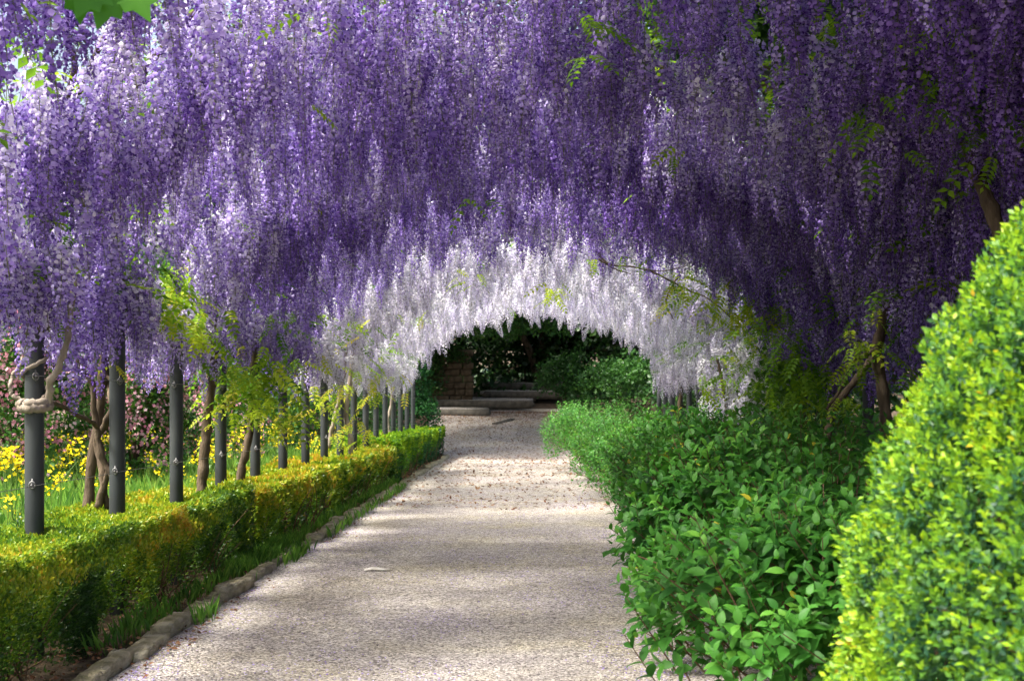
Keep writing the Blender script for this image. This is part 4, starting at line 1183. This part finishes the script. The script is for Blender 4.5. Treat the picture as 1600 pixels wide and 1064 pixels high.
# the shady wood beyond the steps
for k_, (x, y, lobes, n, lab, mt) in enumerate([
    (-6.5, 55, [(-6.5, 55, 6.5, 4.0, 4.0, 2.6), (-4.0, 53, 5.6, 2.6, 3.0, 1.4)], 11000, "dark tree overhanging the wall and steps at the end of the walk", 'dark'),
    (0.5, 60, [(0.5, 60, 5.4, 4.5, 3.5, 3.0), (-2.5, 57.0, 5.0, 3.0, 3.0, 1.6)], 12000, "dark tree with low boughs above the top of the steps", 'dark'),
    (6.5, 54, [(6.5, 54, 4.8, 4.2, 3.6, 3.2), (4.0, 50, 4.8, 3.0, 2.6, 1.5)], 11000, "dark tree right of the steps, behind the farthest shrub", 'dark'),
    (-13, 48, [(-13, 48, 5.0, 5.0, 5.0, 4.2)], 9000, "broad dark tree behind the conical evergreen", 'dark'),
    (-2.0, 68, [(-2, 68, 3.2, 9, 3, 4.5), (8, 68, 3.2, 7, 3, 5), (-14, 66, 3.2, 7, 3, 5)], 30000, "dense dark wood edge closing the view beyond the steps", 'dark')]):
    bush("shade_tree", lab, "tree", lobes, n, .34, M[mt], (.4, .3), .22, "dark trees beyond the steps", seed=801 + k_ * 10, shell=.5)
bush("evergreen_shrub", "dark green shrub spilling over the end of the steps", "shrub", [(1.35, 50.5, 1.45, 1.15, 1.1, 1.2), (2.3, 49.8, 1.0, 1.1, 1.0, 1.0)], 5200, .13, M['mid'], (.1, .15), .05, "shrubs at the end of the walk", seed=861)
bush("evergreen_shrub", "mid green shrub standing between the farthest shrub and the last posts", "shrub", [(2.6, 42.0, 1.3, 1.3, 1.4, 1.5), (3.6, 40.5, 1.6, 1.2, 1.2, 1.5)], 5200, .12, M['mid'], (.25, .2), .05, "shrubs at the end of the walk", seed=871)
bush("evergreen_shrub", "leafy bough hanging below the white fringe in front of the dark wall", "shrub", [(-1.6, 46, 3.6, 1.0, .8, .5), (0.3, 47, 3.7, 1.2, .8, .55)], 2600, .13, M['mid'], (.35, .25), .04, "shrubs at the end of the walk", seed=881, trunk=False)

n = 9000                      # low dark ground cover under the trees
xx = rng.uniform(-20, 18, n); yy = rng.uniform(57, 78, n)
P = np.stack([xx, yy, G(yy) + rng.uniform(.0, .7, n)], -1)
V, F, fm, tt = tile(LEAF4, P, frames(dirs(n), dirs(n) * .5 + np.array([0, -.3, 1.0])), rng.uniform(.3, .55, n), rng.uniform(.1, .7, n))
tag(obj("undergrowth", mesh("undergrowth", V, F, M['dark'], fm, tt)), "low dark ground cover under the trees beyond the steps", "ground cover", kind="stuff")
n = 9000                       # dry leaves strewn over the shady end of the walk and the steps
yy = 53 - 34 * rng.random(n) ** 2.3; xx = rng.uniform(-4.0, 1.6, n)
P = np.stack([xx, yy, path_z(xx, yy) + .02], -1)
V, F, fm, tt = tile(LEAF4, P, frames(dirs(n) * [1, 1, .25], dirs(n) * .4 + np.array([0, 0, 1.0])), rng.uniform(.05, .10, n), rng.random(n))
tag(obj("fallen_leaves", mesh("fallen_leaves", V, F, M['litter'], fm, tt)), "dry brown leaves strewn over the shady gravel before the steps", "dry leaves", kind="stuff")
bush("ivy_shrub", "dark ivy covering most of the brown wall beside the steps", "shrub", [(-4.6, 53.9, 1.2, .85, .45, 1.3), (-3.9, 54.1, 2.2, 1.1, .4, .5)], 3600, .12, M['dark'], (.6, .3), .04, seed=899)
# ------------------------------------------------------------------ steps and wall at the end of the walk
steps = empty("garden_steps", (-2.0, 52, g(52)), "broad shallow stone steps with gravel treads at the end of the walk", "steps")
sorg = np.array(steps.location)
ang = -.16
for k_, (yb, x0, x1) in enumerate([(52.0, -4.4, -1.6), (53.7, -4.6, .2), (56.2, -2.2, 1.6), (58.5, -2.2, 1.9)]):
    zt = float(G(52)) + .28 * (k_ + 1)
    V, F = rough_block(x1 - x0, .30, .32, 40 + k_, .012, 8, 2, 2)
    ri = obj("riser_stone", mesh("riser_stone", V, F, M['stepstone']), steps)
    ri.location = np.array([(x0 + x1) / 2, yb - .13 * ((x0 + x1) / 2 + 2), zt - .16]) - sorg; ri.rotation_euler = (0, 0, ang)
    V, F = rough_block(x1 - x0 - .05, 3.2, .16, 50 + k_, .01, 8, 8, 1)
    tr = obj("gravel_tread", mesh("gravel_tread", V, F, M['gravel']), steps)
    tr.location = np.array([(x0 + x1) / 2, yb + 1.78 - .13 * ((x0 + x1) / 2 + 2), zt - .085]) - sorg; tr.rotation_euler = (0, 0, ang)
wall = empty("stone_wall", (-3.2, 54.6, g(54.6)), "brown stone wall and pier half hidden beside the steps", "wall")
worg = np.array(wall.location)
for row in range(8):
    x = -5.2 - (.2 if row % 2 else 0)
    while x < -2.55:
        L = rng.uniform(.4, .95); L = min(L, -2.45 - x)
        if L < .12: break
        V, F = rough_block(L - .006, .5, .277, 70 + row * 10 + int(x * 7) % 9, .004, 6, 2, 4)
        o = obj("stone", mesh("stone", V, F, M['wallstone']), wall)
        o.location = np.array([x + L / 2, 54.6 + rng.normal(0, .015) - (.12 if x > -2.9 else 0), G(54.6) + .35 + row * .28]) - worg
        x += L
edge = empty("bed_edging", (-.9, 48.5, g(48.5)), "low dark stone edging of the bed beside the steps", "edging")
eorg = np.array(edge.location)
Pp = smooth_path([at(772, 661, 48.5), at(790, 652, 49.5), at(806, 642, 50.8), at(820, 636, 52)], 10)
for k_ in range(5):
    p0, p1 = Pp[k_], Pp[k_ + 1]
    V, F = rough_block(np.linalg.norm((p1 - p0)[:2]) - .02, .2, .28, 120 + k_, .012, 3, 2, 2)
    o = obj("edging_stone", mesh("edging_stone", V, F, M['stepstone']), edge)
    m_ = (p0 + p1) / 2; m_[2] = G(m_[1]) - .06
    o.location = m_ - eorg; o.rotation_euler = (0, 0, math.atan2(p1[1] - p0[1], p1[0] - p0[0]))

# ------------------------------------------------------------------ fresh lobed leaf hanging in from above
twg = empty("leafy_twig", at(190, -60, 4.0), "bright green lobed leaf hanging in at the top edge", "leaf")
torg = np.array(twg.location)
def lobed(w):
    out_ = []
    pts = [(0, 0), (.22, .02), (.5, -.16), (.42, .14), (.62, .32), (.38, .40), (.40, .62), (.20, .62), (0, 1.0)]
    L = [(-x, y) for x, y in pts[1:-1]][::-1]
    ring = pts + L
    V = [[0, .4, .0]] + [[x, y, .10 * abs(x) - .12 * y * y] for x, y in ring]
    F = [(0, 1 + i, 1 + (i + 1) % len(ring)) for i in range(len(ring))]
    return np.array(V) * w, np.array(F)
for px, py, d, s, f, t in ((120, -18, 4.0, .12, (.15, -.3, -1), .2), (165, -25, 4.0, .16, (-.05, -.4, -1), .6), (195, -22, 4.05, .15, (.65, -.3, -.8), .8), (140, -30, 3.95, .14, (-.2, -.5, -1), .4)):
    V, F = lobed(1.0)
    o = obj("leaf", mesh("leaf", V, F, M['bigleaf'], smooth=True), twg); o["tint"] = t
    Rm = frames(np.array([f]), np.array([[.9 * math.sin(px), -1, .5 + .4 * math.cos(px * 3)]]))[0]
    o.matrix_local = Matrix(np.vstack([np.hstack([Rm * s, (at(px, py, d) - torg)[:, None]]), [0, 0, 0, 1]]).tolist())
V, F, fm = tube(np.array([at(205, -30, 4.0), at(200, -60, 4.0), at(230, -150, 4.1), at(300, -400, 4.6)]) - torg, [.003, .004, .006, .01], 6)
obj("stem", mesh("stem", V, F, M['twig']), twg)
print("objects", len(bpy.data.objects), "tris", sum(len(m_.polygons) for m_ in bpy.data.meshes))
